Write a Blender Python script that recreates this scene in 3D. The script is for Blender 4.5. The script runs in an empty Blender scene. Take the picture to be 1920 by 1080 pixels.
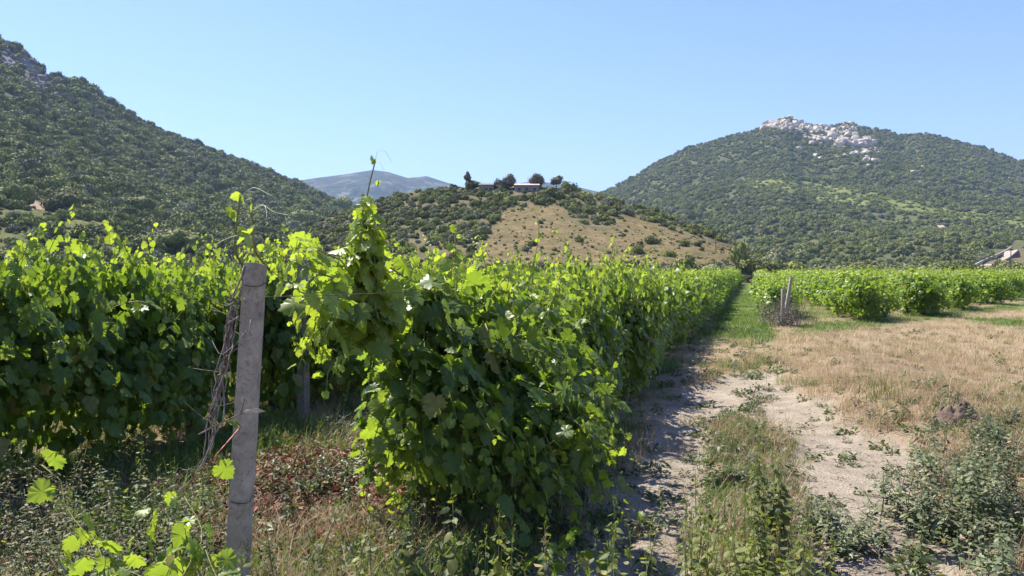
import bpy, math, random
import numpy as np
from mathutils import Vector, Matrix
RS = np.random.RandomState
random.seed(7)
SC = bpy.context.scene
COL = SC.collection
F = 1440.0; CX = 960.0; CY = 540.0; EYE = 1.6; HOR = 508.0
PITCH = math.atan((CY-HOR)/F)

# ------------------------------------------------------------------ camera, sky, sun
cam_d = bpy.data.cameras.new("camera"); cam = bpy.data.objects.new("camera", cam_d); COL.objects.link(cam)
cam.location = (0, 0, EYE); cam.rotation_euler = (math.pi/2-PITCH, 0, 0)
cam_d.sensor_width = 36; cam_d.lens = 36*F/1920; cam_d.clip_start = .05; cam_d.clip_end = 20000
SC.camera = cam
SUN_EL = 54.5; SUN_AZ = -46.0           # azimuth measured from the view direction (+Y), negative = left
w = bpy.data.worlds.new("World"); SC.world = w; w.use_nodes = True
nt = w.node_tree; nt.nodes.clear()
sky = nt.nodes.new('ShaderNodeTexSky'); sky.sky_type = 'NISHITA'; sky.sun_disc = False
sky.sun_elevation = math.radians(SUN_EL); sky.sun_rotation = math.radians(SUN_AZ)
sky.altitude = 0; sky.air_density = 1.15; sky.dust_density = .3; sky.ozone_density = 1.6
bg = nt.nodes.new('ShaderNodeBackground'); bg.inputs[1].default_value = .088
wo = nt.nodes.new('ShaderNodeOutputWorld')
tn = nt.nodes.new('ShaderNodeMix'); tn.data_type = 'RGBA'; tn.blend_type = 'MULTIPLY'; tn.inputs[0].default_value = 1; tn.inputs[7].default_value = (.59, .665, 1.08, 1)
nt.links.new(sky.outputs[0], tn.inputs[6]); nt.links.new(tn.outputs[2], bg.inputs[0]); nt.links.new(bg.outputs[0], wo.inputs[0])
sd = bpy.data.lights.new("sun", 'SUN'); sd.energy = 5.0; sd.angle = math.radians(.5); sd.color = (1, .945, .84)
sun = bpy.data.objects.new("sun", sd); COL.objects.link(sun)
el, az = math.radians(SUN_EL), math.radians(SUN_AZ)
SUNV = Vector((math.sin(az)*math.cos(el), math.cos(az)*math.cos(el), math.sin(el)))
sun.rotation_euler = SUNV.to_track_quat('Z', 'Y').to_euler()
SC.view_settings.view_transform = 'Standard'; SC.view_settings.look = 'None'
SC.view_settings.exposure = 1.28; SC.view_settings.gamma = 1
SC.render.engine = 'CYCLES'
SC.cycles.max_bounces = 8; SC.cycles.transmission_bounces = 4; SC.cycles.volume_bounces = 0
SC.cycles.transparent_max_bounces = 8

# ------------------------------------------------------------------ helpers
def P(px, py, Y):
    """point at forward distance Y seen along a photo pixel (used once to survey positions)"""
    a = (px-CX)/F; b = (CY-py)/F
    fy, fz = math.cos(PITCH), -math.sin(PITCH); uy, uz = math.sin(PITCH), math.cos(PITCH)
    d = np.array([a, fy+b*uy, fz+b*uz]); d *= Y/d[1]
    return np.array([d[0], Y, EYE+d[2]])
def G(px, py):
    """point on the level ground under a photo pixel"""
    Y = EYE*F/(py-HOR); p = P(px, py, Y); p[2] = ground_h(p[0], p[1]); return p
_lat = {}
def vnoise(x, y, seed=0):
    if seed not in _lat: _lat[seed] = RS(seed+100).rand(256, 256)
    L = _lat[seed]; x = np.asarray(x, float); y = np.asarray(y, float)
    xi = np.floor(x).astype(int); yi = np.floor(y).astype(int); fx = x-xi; fy = y-yi
    fx = fx*fx*(3-2*fx); fy = fy*fy*(3-2*fy)
    a = L[xi & 255, yi & 255]; b = L[(xi+1) & 255, yi & 255]; c = L[xi & 255, (yi+1) & 255]; d = L[(xi+1) & 255, (yi+1) & 255]
    return (a*(1-fx)+b*fx)*(1-fy)+(c*(1-fx)+d*fx)*fy
def fbm(x, y, seed=0, o=4):
    s = 0; a = .5
    for i in range(o): s = s+a*vnoise(x*2**i, y*2**i, seed+i); a *= .5
    return s
def smooth(a, b, x): t = np.clip((np.asarray(x, float)-a)/(b-a), 0, 1); return t*t*(3-2*t)
class MB:
    def __init__(s): s.v = []; s.f = []; s.n = 0; s.a = []; s.m = []
    def add(s, v, faces, rnd=.5, yng=0., mi=0):
        v = np.asarray(v, float).reshape(-1, 3); n = len(v)
        s.v.append(v)
        at = np.zeros((n, 2)); at[:, 0] = rnd; at[:, 1] = yng; s.a.append(at)
        for f in faces: s.f.append(np.asarray(f, np.int32)+s.n)
        for f in faces: s.m.append(np.full(len(f), mi, np.int32))
        s.n += n
    def mesh(s, name, mats, smooth_=True):
        v = np.vstack(s.v); at = np.vstack(s.a)
        me = bpy.data.meshes.new(name)
        tot = [np.full(len(f), f.shape[1], np.int32) for f in s.f]
        tot = np.concatenate(tot); li = np.concatenate([f.ravel() for f in s.f]).astype(np.int32)
        me.vertices.add(len(v)); me.vertices.foreach_set('co', v.ravel().astype(np.float32))
        me.loops.add(len(li)); me.loops.foreach_set('vertex_index', li)
        me.polygons.add(len(tot)); st = np.concatenate([[0], np.cumsum(tot)[:-1]]).astype(np.int32)
        me.polygons.foreach_set('loop_start', st); me.polygons.foreach_set('loop_total', tot)
        me.polygons.foreach_set('material_index', np.concatenate(s.m))
        me.polygons.foreach_set('use_smooth', np.full(len(tot), smooth_))
        for k, nm in enumerate(('rnd', 'young')):
            q = me.attributes.new(nm, 'FLOAT', 'POINT'); q.data.foreach_set('value', at[:, k].astype(np.float32))
        for m in (mats if isinstance(mats, (list, tuple)) else [mats]): me.materials.append(m)
        me.update(calc_edges=True); me.validate(); return me
    def build(s, name, mats, parent=None, smooth_=True):
        o = bpy.data.objects.new(name, s.mesh(name, mats, smooth_)); COL.objects.link(o)
        if parent: o.parent = parent
        return o
def tag(o, label=None, cat=None, group=None, kind=None):
    if label: o['label'] = label
    if cat: o['category'] = cat
    if group: o['group'] = group
    if kind: o['kind'] = kind
    return o
def empty(name, loc=(0, 0, 0), rz=0):
    o = bpy.data.objects.new(name, None); COL.objects.link(o); o.location = loc; o.rotation_euler = (0, 0, rz)
    o.empty_display_size = .1; return o
def link_obj(name, me, parent=None):
    o = bpy.data.objects.new(name, me); COL.objects.link(o); o.parent = parent; return o
def tube(mb, pts, rad, k=5, **kw):
    pts = np.asarray(pts, float); n = len(pts); rad = np.broadcast_to(rad, n)
    t = np.gradient(pts, axis=0); t /= np.linalg.norm(t, axis=1)[:, None]+1e-9
    ref = np.array([0, 0, 1.]) if abs(t[0, 2]) < .9 else np.array([1., 0, 0])
    a = np.cross(t, ref); a /= np.linalg.norm(a, axis=1)[:, None]+1e-9; b = np.cross(t, a)
    th = np.arange(k)*2*math.pi/k
    v = pts[:, None]+rad[:, None, None]*(np.cos(th)[None, :, None]*a[:, None]+np.sin(th)[None, :, None]*b[:, None])
    i = np.arange(n-1)[:, None]*k; j = np.arange(k)[None]; j2 = (j+1) % k
    q = np.stack([i+j, i+j2, i+k+j2, i+k+j], -1).reshape(-1, 4)
    mb.add(v, [q, np.arange(k)[None, ::-1], (n-1)*k+np.arange(k)[None]], **kw)
def box(mb, c, s, rz=0, **kw):
    x, y, z = np.array(s)/2.
    v = np.array([[i, j, k] for i in (-x, x) for j in (-y, y) for k in (-z, z)])
    ca, sa = math.cos(rz), math.sin(rz); v = v@np.array([[ca, sa, 0], [-sa, ca, 0], [0, 0, 1]])+np.array(c)
    mb.add(v, [np.array([[0, 1, 3, 2], [4, 6, 7, 5], [0, 4, 5, 1], [2, 3, 7, 6], [0, 2, 6, 4], [1, 5, 7, 3]])], **kw)
# leaf templates: (along, side) outline, fan from a middle vertex
def fan_t(pts, c): return np.array([c]+pts, float)
_h = [(-.10, .08), (-.17, .24), (-.08, .28), (-.06, .42), (.03, .40), (.10, .56), (.19, .50), (.30, .60), (.34, .47), (.42, .50), (.40, .36), (.52, .45), (.58, .38), (.70, .40), (.70, .27), (.82, .24), (.84, .12), (1.0, 0)]
T_GRAPE = fan_t([(0, 0)]+_h+[(x, -y) for x, y in _h[:-1][::-1]], (.34, 0))
_m = [(-.12, .28), (.18, .56), (.42, .38), (.66, .38), (1, 0)]
T_GRAPE_M = fan_t([(0, 0)]+_m+[(x, -y) for x, y in _m[:-1][::-1]], (.34, 0))
T_FAR = fan_t([(0, 0), (.2, .5), (.75, .35), (1, 0), (.75, -.35), (.2, -.5)], (.4, 0))
T_LANCE = fan_t([(0, 0), (.25, .15), (.6, .14), (1, 0), (.6, -.14), (.25, -.15)], (.45, 0))
T_OVAL = fan_t([(0, 0), (.2, .24), (.55, .28), (.85, .13), (1, 0), (.85, -.13), (.55, -.28), (.2, -.24)], (.45, 0))
def nrm(a): return a/(np.linalg.norm(a, axis=-1, keepdims=True)+1e-9)
def leaves(mb, T, pos, tip, nor, size, rnd, yng, rs, fold=.22, curl=.18, mi=0):
    pos = np.asarray(pos, float); N = len(pos)
    if N == 0: return
    tip = nrm(np.asarray(tip, float)); nor = np.asarray(nor, float)
    nor = nrm(nor-tip*np.sum(nor*tip, 1, keepdims=True)); side = np.cross(nor, tip)
    m = len(T); x = T[:, 0]; y = T[:, 1]
    fo = (fold*(.3+1.4*rs.rand(N)))[:, None]; cu = (curl*(rs.rand(N)*2-.4))[:, None]
    z = -fo*np.abs(y)[None]-cu*(x**2)[None]+(rs.rand(N, m)-.5)*.13
    sz = np.asarray(size)[:, None, None]
    v = pos[:, None]+sz*(x[None, :, None]*tip[:, None]+y[None, :, None]*side[:, None]+z[..., None]*nor[:, None])
    k = np.arange(1, m); k2 = np.roll(k, -1)
    f = np.stack([np.zeros(m-1, int), k, k2], 1)
    f = (np.arange(N)[:, None, None]*m+f[None]).reshape(-1, 3)
    mb.add(v.reshape(-1, 3), [f], rnd=np.repeat(rnd, m), yng=np.repeat(yng, m), mi=mi)

# ------------------------------------------------------------------ materials
def mat(name):
    m = bpy.data.materials.new(name); m.use_nodes = True; n = m.node_tree; n.nodes.clear()
    return m, n, n.nodes.new('ShaderNodeOutputMaterial')
def nd(n, t, **kw):
    o = n.nodes.new(t)
    for k, v in kw.items(): setattr(o, k, v)
    return o
def ramp(n, src, stops):
    r = nd(n, 'ShaderNodeValToRGB'); e = r.color_ramp.elements
    while len(e) < len(stops): e.new(.5)
    for i, (p, c) in enumerate(stops): e[i].position = p; e[i].color = (*c, 1) if len(c) == 3 else c
    n.links.new(src, r.inputs[0]); return r.outputs[0]
def mixc(n, fac, a, b, bt='MIX'):
    m = nd(n, 'ShaderNodeMix', data_type='RGBA', blend_type=bt)
    for i, s in ((0, fac), (6, a), (7, b)):
        if hasattr(s, 'is_linked') or hasattr(s, 'links'): n.links.new(s, m.inputs[i])
        else: m.inputs[i].default_value = s if i == 0 else (*s, 1)
    return m.outputs[2]
def noise(n, scale, detail=4, vec=None, rough=.55):
    t = nd(n, 'ShaderNodeTexNoise'); t.inputs['Scale'].default_value = scale; t.inputs['Detail'].default_value = detail
    t.inputs['Roughness'].default_value = rough
    if vec is None:
        g = nd(n, 'ShaderNodeNewGeometry'); vec = g.outputs['Position']
    n.links.new(vec, t.inputs['Vector']); return t.outputs[0]
def attr(n, nm): a = nd(n, 'ShaderNodeAttribute'); a.attribute_name = nm; return a.outputs['Fac']
def leaf_mat(name, dark, light, yng, t_dark, t_yng, trans=.45, rough=.42, spec=.4, objvar=.25, nsc=30):
    m, n, out = mat(name)
    r = attr(n, 'rnd'); y = attr(n, 'young')
    c = mixc(n, y, ramp(n, r, [(0, dark), (.955, light), (.99, tuple(min(1, a) for a in (light[0]*2.2, light[1]*1.1, light[2]*1.6)))]), yng)
    tc = mixc(n, y, t_dark, t_yng)
    oi = nd(n, 'ShaderNodeObjectInfo')
    hv = nd(n, 'ShaderNodeHueSaturation')
    mr = nd(n, 'ShaderNodeMapRange'); mr.inputs[3].default_value = 1-objvar; mr.inputs[4].default_value = 1+objvar
    n.links.new(oi.outputs['Random'], mr.inputs[0]); n.links.new(mr.outputs[0], hv.inputs['Value']); n.links.new(mixc(n, 1., c, ramp(n, noise(n, nsc, 3, nd(n, 'ShaderNodeTexCoord').outputs['Object']), [(.3, (.62, .66, .6)), (.7, (1.25, 1.2, 1.2))]), 'MULTIPLY'), hv.inputs['Color'])
    p = nd(n, 'ShaderNodeBsdfPrincipled'); n.links.new(hv.outputs[0], p.inputs['Base Color'])
    p.inputs['Roughness'].default_value = rough; p.inputs['Specular IOR Level'].default_value = spec
    t = nd(n, 'ShaderNodeBsdfTranslucent'); n.links.new(tc, t.inputs['Color'])
    mx = nd(n, 'ShaderNodeMixShader'); mx.inputs[0].default_value = trans
    n.links.new(p.outputs[0], mx.inputs[1]); n.links.new(t.outputs[0], mx.inputs[2]); n.links.new(mx.outputs[0], out.inputs[0])
    return m
def simple(name, c1, c2, scale=20, rough=.8, bump=.3, bscale=60, spec=.2, coord='Object'):
    m, n, out = mat(name); tc = nd(n, 'ShaderNodeTexCoord')
    p = nd(n, 'ShaderNodeBsdfPrincipled')
    n.links.new(ramp(n, noise(n, scale, 5, tc.outputs[coord]), [(.3, c1), (.7, c2)]), p.inputs['Base Color'])
    p.inputs['Roughness'].default_value = rough; p.inputs['Specular IOR Level'].default_value = spec
    b = nd(n, 'ShaderNodeBump'); b.inputs['Strength'].default_value = bump; b.inputs['Distance'].default_value = .02
    n.links.new(noise(n, bscale, 5, tc.outputs[coord]), b.inputs['Height']); n.links.new(b.outputs[0], p.inputs['Normal'])
    n.links.new(p.outputs[0], out.inputs[0]); return m
M_VINE = leaf_mat('vine_leaf', (.05, .11, .017), (.165, .235, .042), (.22, .29, .045), (.27, .41, .03), (.54, .68, .05), .42, .42, .38, .15)
M_CANE = simple('green_cane', (.10, .13, .03), (.22, .20, .07), 9, .6)
M_BARK = simple('vine_bark', (.035, .025, .018), (.11, .085, .06), 30, .9, .8, 50)
M_DRYC = simple('dry_cane', (.10, .07, .05), (.30, .25, .20), 25, .85, .5, 60)
M_TENDRIL = simple('pale_tendril', (.42, .45, .25), (.6, .58, .42), 10, .6)
M_SHRUB = leaf_mat('maquis_leaf', (.09, .11, .026), (.29, .31, .085), (.12, .12, .06), (.05, .09, .02), (.1, .12, .03), .07, .7, .12, .4, nsc=3)
M_SHRUBG = leaf_mat('grey_maquis_leaf', (.12, .13, .06), (.31, .31, .19), (.14, .12, .08), (.06, .08, .03), (.1, .1, .04), .07, .7, .12, .4, nsc=3)
M_SHRUBL = leaf_mat('light_maquis_leaf', (.18, .205, .05), (.34, .37, .10), (.16, .18, .05), (.09, .13, .02), (.14, .16, .03), .10, .7, .12, .35, nsc=3)
M_CREST = leaf_mat('olive_grey_leaf', (.11, .105, .06), (.26, .24, .15), (.15, .13, .1), (.05, .05, .03), (.08, .08, .05), .15, .6, .2, .1)
M_GREEN = leaf_mat('grass_green', (.07, .13, .016), (.15, .24, .04), (.22, .24, .06), (.14, .26, .02), (.35, .38, .06), .35, .5, .3)
M_DRY = leaf_mat('grass_dry', (.40, .29, .165), (.70, .53, .34), (.20, .21, .06), (.30, .23, .12), (.3, .3, .08), .3, .6, .25)
M_WEED = leaf_mat('weed_leaf', (.030, .060, .018), (.085, .125, .04), (.20, .21, .05), (.12, .2, .02), (.42, .42, .05), .35, .5, .25)
M_GREYW = leaf_mat('grey_weed_leaf', (.055, .078, .030), (.16, .185, .10), (.24, .24, .1), (.09, .14, .03), (.3, .3, .06), .2, .5, .3)
M_RED = leaf_mat('red_stem', (.11, .028, .022), (.22, .095, .06), (.2, .2, .05), (.15, .04, .03), (.2, .2, .05), .2, .6, .3)
M_STEMW = simple('weed_stem', (.10, .12, .04), (.20, .19, .08), 12, .7)
M_TRUNK = simple('tree_bark', (.05, .04, .03), (.12, .10, .08), 6, .9)

def concrete():
    m, n, out = mat('weathered_concrete'); tc = nd(n, 'ShaderNodeTexCoord'); v = tc.outputs['Object']
    p = nd(n, 'ShaderNodeBsdfPrincipled'); p.inputs['Roughness'].default_value = .92; p.inputs['Specular IOR Level'].default_value = .15
    c = ramp(n, noise(n, 14, 6, v, .7), [(.25, (.19, .165, .125)), (.5, (.33, .29, .225)), (.75, (.46, .41, .32))])
    dk = ramp(n, noise(n, 75, 3, v, .6), [(.54, (1, 1, 1)), (.66, (.66, .64, .6))])
    c = mixc(n, .8, c, dk, 'MULTIPLY')
    s = ramp(n, noise(n, 5, 3, v), [(.5, (1, 1, 1)), (.72, (.72, .70, .62))]); c = mixc(n, .8, c, s, 'MULTIPLY')
    n.links.new(c, p.inputs['Base Color'])
    b = nd(n, 'ShaderNodeBump'); b.inputs['Strength'].default_value = .6; b.inputs['Distance'].default_value = .004
    n.links.new(noise(n, 90, 6, v, .7), b.inputs['Height']); n.links.new(b.outputs[0], p.inputs['Normal']); n.links.new(p.outputs[0], out.inputs[0])
    return m
M_CONC = concrete()
M_WIRE = simple('rusty_wire', (.06, .04, .03), (.13, .09, .07), 30, .6, .1)
M_GRAN = simple('pale_granite', (.30, .25, .19), (.64, .55, .44), .5, .9, .8, 1.2)

# ------------------------------------------------------------------ ground
DX = math.tan(math.radians(17.35))
def row0(x, y): return x-DX*y          # offset of a point from the row line through the camera
ROWA, ROWL, ROWB, SP = -1.82, -5.45, .95, 2.6
def zones(x, y):
    """sand, green, dry weights"""
    x = np.asarray(x, float); y = np.asarray(y, float); r = row0(x, y)
    n1 = fbm(x*.9, y*.9, 3); n2 = fbm(x*.35, y*.35, 9); n3 = fbm(x*2.5, y*2.5, 21)
    t1 = np.exp(-((r+.62+.15*(n2-.5))/.42)**2)*(1-smooth(10, 13, y))
    c2 = .85-1.0*smooth(6.5, 11.5, y)
    t2 = np.exp(-((r-c2+.6*(n2-.5))/.62)**2)*(1-smooth(11, 12.5, y))
    right = smooth(1.9, 2.3, x)*smooth(1.5, 2.5, y)*(1-smooth(5, 6.5, y))*.35
    sand = np.clip(np.maximum.reduce([t1, t2, right*0]), 0, 1)
    sand = np.maximum(sand, .42*np.exp(-((r+.0)/.7)**2)*(1-smooth(9, 12, y)))
    sand = smooth(.30, .62, sand+1.0*(n1-.5))
    patch = smooth(.62, .72, n2)*smooth(1.2, 2.4, r)*(1-smooth(20, 30, y))*smooth(8, 10, y)
    sand = np.maximum(sand, patch*.8)
    lane = smooth(-1.4, -1.1, r)*(1-smooth(.45, .75, r))*smooth(15, 19, y)
    inrow = smooth(4., 6., r-.35*(y-22))*0
    start = 22+1.35*np.clip(r-.9, 0, 60)       # where the right-hand rows begin
    g_front = np.exp(-((y-(start-2.0))/(1.8))**2)*smooth(.8, 1.6, r)
    g_strip = np.exp(-((y-(24+.02*r))/1.9)**2)*smooth(6, 8, r)
    vine_in = smooth(-1, 3, y-start)*smooth(.2, 1, r)*.55
    leftg = (1-smooth(-1.4, -1.1, r))*(.15+.75*smooth(.42, .58, fbm(x*.8, y*.8, 17)))
    green = np.clip(np.maximum.reduce([lane, g_front*.9, g_strip, vine_in, leftg]), 0, 1)
    green = np.clip(green*(1+.9*(n1-.5)), 0, 1)
    mid = np.exp(-((r+.05)/.4)**2)*(1-smooth(14, 18, y))*.16
    green = np.maximum(green, mid)
    return sand*(1-lane), green, n3
def ground_h(x, y):
    x = np.asarray(x, float); y = np.asarray(y, float); s, g, n3 = zones(x, y); r = row0(x, y)
    near = 1-smooth(30, 80, np.abs(y))
    h = (fbm(x*.6, y*.6, 5)-.47)*.16+(fbm(x*3, y*3, 6)-.47)*.05
    h = h-s*.05+.16*np.exp(-((r-1.7)/1.1)**2)*smooth(7, 10, y)*(1-smooth(16, 21, y))
    h = h+.22*smooth(3.0, 4.6, x)*(1-smooth(8.5, 10.5, y))*smooth(-4, 0, y)
    return h*near
def gmesh():
    def axis(lo, hi, n, k):
        t = np.linspace(math.asinh(lo/k), math.asinh(hi/k), n); return np.sinh(t)*k
    X = axis(-6000, 6000, 560, 3.0); Y = axis(-60, 6000, 620, 3.5)+1.0
    gx, gy = np.meshgrid(X, Y); z = ground_h(gx, gy)
    mb = MB(); nx, ny = len(X), len(Y); i = np.arange(ny-1)[:, None]*nx; j = np.arange(nx-1)[None]
    q = np.stack([i+j, i+j+1, i+nx+j+1, i+nx+j], -1).reshape(-1, 4)
    mb.add(np.stack([gx, gy, z], -1).reshape(-1, 3), [q])
    m, n, out = mat('soil_and_turf')
    p = nd(n, 'ShaderNodeBsdfPrincipled'); p.inputs['Roughness'].default_value = .95; p.inputs['Specular IOR Level'].default_value = .1
    nf = noise(n, 35, 6, rough=.7); nm = noise(n, 4, 5, rough=.65); nc = noise(n, 160, 3)
    sand = ramp(n, nm, [(.3, (.29, .235, .175)), (.7, (.50, .425, .325))])
    dry = ramp(n, nf, [(.3, (.22, .155, .09)), (.55, (.40, .30, .19)), (.75, (.54, .42, .28))])
    grn = ramp(n, nf, [(.3, (.055, .085, .018)), (.6, (.12, .18, .035)), (.8, (.20, .21, .07))])
    speck = ramp(n, nc, [(.35, (.6, .6, .6)), (.6, (1, 1, 1))])
    c = mixc(n, attr(n, 'green'), dry, grn); c = mixc(n, attr(n, 'sand'), c, sand); c = mixc(n, .6, c, speck, 'MULTIPLY')
    n.links.new(c, p.inputs['Base Color'])
    b = nd(n, 'ShaderNodeBump'); b.inputs['Strength'].default_value = .9; b.inputs['Distance'].default_value = .055
    n.links.new(nf, b.inputs['Height']); n.links.new(b.outputs[0], p.inputs['Normal']); n.links.new(p.outputs[0], out.inputs[0])
    o = mb.build('ground', m)
    s, g, _ = zones(gx, gy)
    for nm_, a in (('sand', s), ('green', g)):
        q = o.data.attributes.new(nm_, 'FLOAT', 'POINT'); q.data.foreach_set('value', a.ravel().astype(np.float32))
    return tag(o, kind='structure')
gmesh()

# ------------------------------------------------------------------ hills
class Hill:
    def __init__(s, sil, yf, yr, prof, t0=-.015, amp=3., seed=1, back=1.25):
        s.sx = np.array([a for a, b in sil], float); s.sy = np.array([b for a, b in sil], float)
        s.yf = yf; s.yr = yr; s.prof = prof; s.t0 = t0; s.amp = amp; s.seed = seed; s.back = back
    def pos(s, u, t):
        u = np.asarray(u, float); t = np.asarray(t, float)
        yf = np.interp(u, *zip(*s.yf)); yr = np.interp(u, *zip(*s.yr)); Y = yf+(yr-yf)*t
        T = (HOR-np.interp(u, s.sx, s.sy))/F
        tt = np.clip(t, 0, 1)**s.prof
        ta = s.t0+(T-s.t0)*tt; h = EYE+ta*Y
        over = np.clip(t-1, 0, 9); h = h-over*(EYE+T*yr)*1.6
        X = (u-CX)/F*Y; env = smooth(0, .15, t)*(1-smooth(.85, 1, t))
        w = 60. if s.amp > 1 else 12.
        h = h+env*s.amp*(fbm(X/w, Y/w, s.seed)-.47)*2
        return np.stack([X, Y, h], -1)
    def mesh(s, name, m, u0, u1, nu, nt_, attrs=()):
        U, T = np.meshgrid(np.linspace(u0, u1, nu), np.linspace(0, s.back, nt_)); p = s.pos(U, T)
        mb = MB(); i = np.arange(nt_-1)[:, None]*nu; j = np.arange(nu-1)[None]
        mb.add(p.reshape(-1, 3), [np.stack([i+j, i+j+1, i+nu+j+1, i+nu+j], -1).reshape(-1, 4)])
        o = mb.build(name, m)
        for nm_, fn in attrs:
            q = o.data.attributes.new(nm_, 'FLOAT', 'POINT'); q.data.foreach_set('value', fn(p).ravel().astype(np.float32))
        return tag(o, kind='structure')
def pix(p):
    """photo pixel of points, used to survey the patches of field, rock and road on the slopes"""
    return CX+F*p[..., 0]/p[..., 1], HOR-F*(p[..., 2]-EYE)/p[..., 1]
def inpoly(u, v, poly, soft=0):
    u = np.asarray(u); r = np.zeros(u.shape, bool); n = len(poly)
    for i in range(n):
        x1, y1 = poly[i]; x2, y2 = poly[(i+1) % n]
        c = ((y1 > v) != (y2 > v)) & (u < (x2-x1)*(v-y1)/(y2-y1+1e-9)+x1); r ^= c
    return r
LH = Hill([(-900, -260), (-400, -90), (-150, 20), (0, 80), (40, 95), (60, 108), (80, 128), (100, 145), (130, 150), (152, 152), (180, 176), (240, 212), (300, 244), (360, 268), (420, 294), (480, 316), (520, 332), (560, 350), (620, 378), (690, 402), (760, 432), (840, 460), (950, 500)],
          [(-900, 85), (0, 100), (500, 130), (950, 200)], [(-900, 430), (0, 430), (500, 520), (950, 620)], .85, amp=5, seed=31)
KN = Hill([(420, 505), (520, 478), (580, 424), (640, 398), (700, 380), (760, 362), (830, 354), (880, 352), (960, 350), (1040, 352), (1080, 358), (1120, 370), (1180, 384), (1240, 401), (1300, 424), (1350, 447), (1400, 470), (1450, 490), (1500, 505)],
          [(420, 105), (1500, 100)], [(420, 150), (700, 200), (960, 200), (1200, 190), (1500, 150)], .8, amp=.8, seed=41)
RM = Hill([(900, 470), (1000, 425), (1080, 388), (1130, 362), (1180, 336), (1230, 306), (1290, 278), (1330, 268), (1370, 256), (1410, 246), (1440, 232), (1478, 221), (1500, 233), (1550, 239), (1580, 232), (1620, 241), (1660, 246), (1690, 256), (1722, 251), (1760, 256), (1800, 268), (1850, 281), (1900, 300), (1960, 312), (2100, 360), (2500, 430)],
          [(900, 330), (1300, 260), (1900, 210), (2500, 210)], [(900, 900), (1500, 950), (2500, 900)], .9, amp=9, seed=51)
FM = Hill([(200, 420), (400, 372), (540, 342), (600, 333), (640, 328), (700, 319), (730, 323), (765, 334), (800, 330), (830, 340), (870, 352), (930, 350), (1000, 340), (1060, 345), (1110, 357), (1150, 366), (1300, 420)],
          [(200, 1200), (1300, 1200)], [(200, 2600), (1300, 2600)], .9, amp=30, seed=61)
FIELD1 = [(893, 480), (925, 420), (942, 392), (1000, 382), (1060, 386), (1052, 404), (1082, 424), (1130, 432), (1150, 424), (1160, 404), (1192, 404), (1256, 430), (1330, 452), (1402, 474), (1400, 500), (893, 500)]
MEADOW = [(-60, 405), (40, 390), (120, 398), (190, 412), (280, 420), (260, 446), (120, 440), (-60, 462)]
PATH = [(40, 378), (85, 378), (115, 392), (108, 400), (70, 392), (45, 388)]
BAND = [(1370, 333), (1470, 338), (1600, 352), (1700, 378), (1800, 398), (1925, 410), (1925, 432), (1800, 412), (1700, 402), (1600, 385), (1480, 365), (1400, 352)]
ROCK = [(1405, 240), (1440, 222), (1478, 210), (1510, 225), (1560, 245), (1575, 224), (1605, 230), (1600, 250), (1640, 268), (1650, 285), (1600, 280), (1560, 272), (1510, 262), (1480, 245), (1440, 243)]
ROCK2 = [(1400, 236), (1460, 240), (1520, 262), (1600, 275), (1650, 285), (1640, 310), (1560, 312), (1500, 285), (1420, 255)]
BANK = [(1830, 504), (1862, 488), (1905, 466), (1990, 440), (1990, 505)]
def hill_mat(name, base1, base2, extra=()):
    m, n, out = mat(name); p = nd(n, 'ShaderNodeBsdfPrincipled'); p.inputs['Roughness'].default_value = 1; p.inputs['Specular IOR Level'].default_value = .05
    c = ramp(n, noise(n, .12, 6, rough=.65), [(.35, base1), (.65, base2)])
    for a, c1, c2, sc in extra: c = mixc(n, attr(n, a), c, ramp(n, noise(n, sc, 6, rough=.7), [(.35, c1), (.65, c2)]))
    n.links.new(c, p.inputs['Base Color'])
    b = nd(n, 'ShaderNodeBump'); b.inputs['Strength'].default_value = 1; b.inputs['Distance'].default_value = .5
    n.links.new(noise(n, .8, 6, rough=.7), b.inputs['Height']); n.links.new(b.outputs[0], p.inputs['Normal']); n.links.new(p.outputs[0], out.inputs[0]); return m
def jig(p, s=14, a=9):
    u, v = pix(p); return u+(fbm(p[..., 0]/s, p[..., 1]/s, 71)-.47)*a*2, v+(fbm(p[..., 0]/s, p[..., 1]/s, 77)-.47)*a
def pm(poly, a=6): return lambda p: inpoly(*jig(p, 10, a), poly).astype(float)
ROADP = [(1810, 512), (1848, 484), (1895, 455), (1925, 450), (1925, 474), (1862, 502), (1845, 514)]
def crestm(p): u, v = pix(p); return ((u > 880) & (u < 1060) & (v < 360)).astype(float)
LROCK = [(12, 96), (50, 104), (85, 128), (112, 160), (120, 185), (70, 185), (40, 158), (12, 135)]
def lrock(p): return inpoly(*jig(p, 20, 8), LROCK).astype(float)
def rockmask(p):
    return inpoly(*jig(p, 30, 14), ROCK).astype(float)
LH.mesh('left_hill', hill_mat('left_hill_scrub', (.06, .068, .028), (.13, .125, .06), [('meadow', (.07, .085, .028), (.15, .15, .06), .4), ('path', (.28, .2, .14), (.4, .3, .22), .3), ('rock', (.09, .085, .085), (.2, .185, .18), .1)]), -900, 950, 460, 160, [('meadow', pm(MEADOW)), ('path', pm(PATH, 3)), ('rock', lrock)])
KN.mesh('knoll', hill_mat('knoll_soil', (.10, .09, .045), (.17, .145, .08), [('field', (.105, .09, .04), (.215, .16, .082), .35)]), 420, 1500, 420, 120, [('field', pm(FIELD1))])
RM.mesh('right_mountain', hill_mat('mountain_soil', (.07, .078, .032), (.12, .12, .055), [('band', (.12, .14, .04), (.19, .20, .07), .2), ('rock', (.16, .15, .13), (.38, .35, .31), .15), ('bank', (.13, .11, .05), (.2, .15, .08), .4)]), 900, 2500, 520, 220, [('band', pm(BAND, 8)), ('rock', rockmask), ('bank', pm(BANK, 2))])
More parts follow.
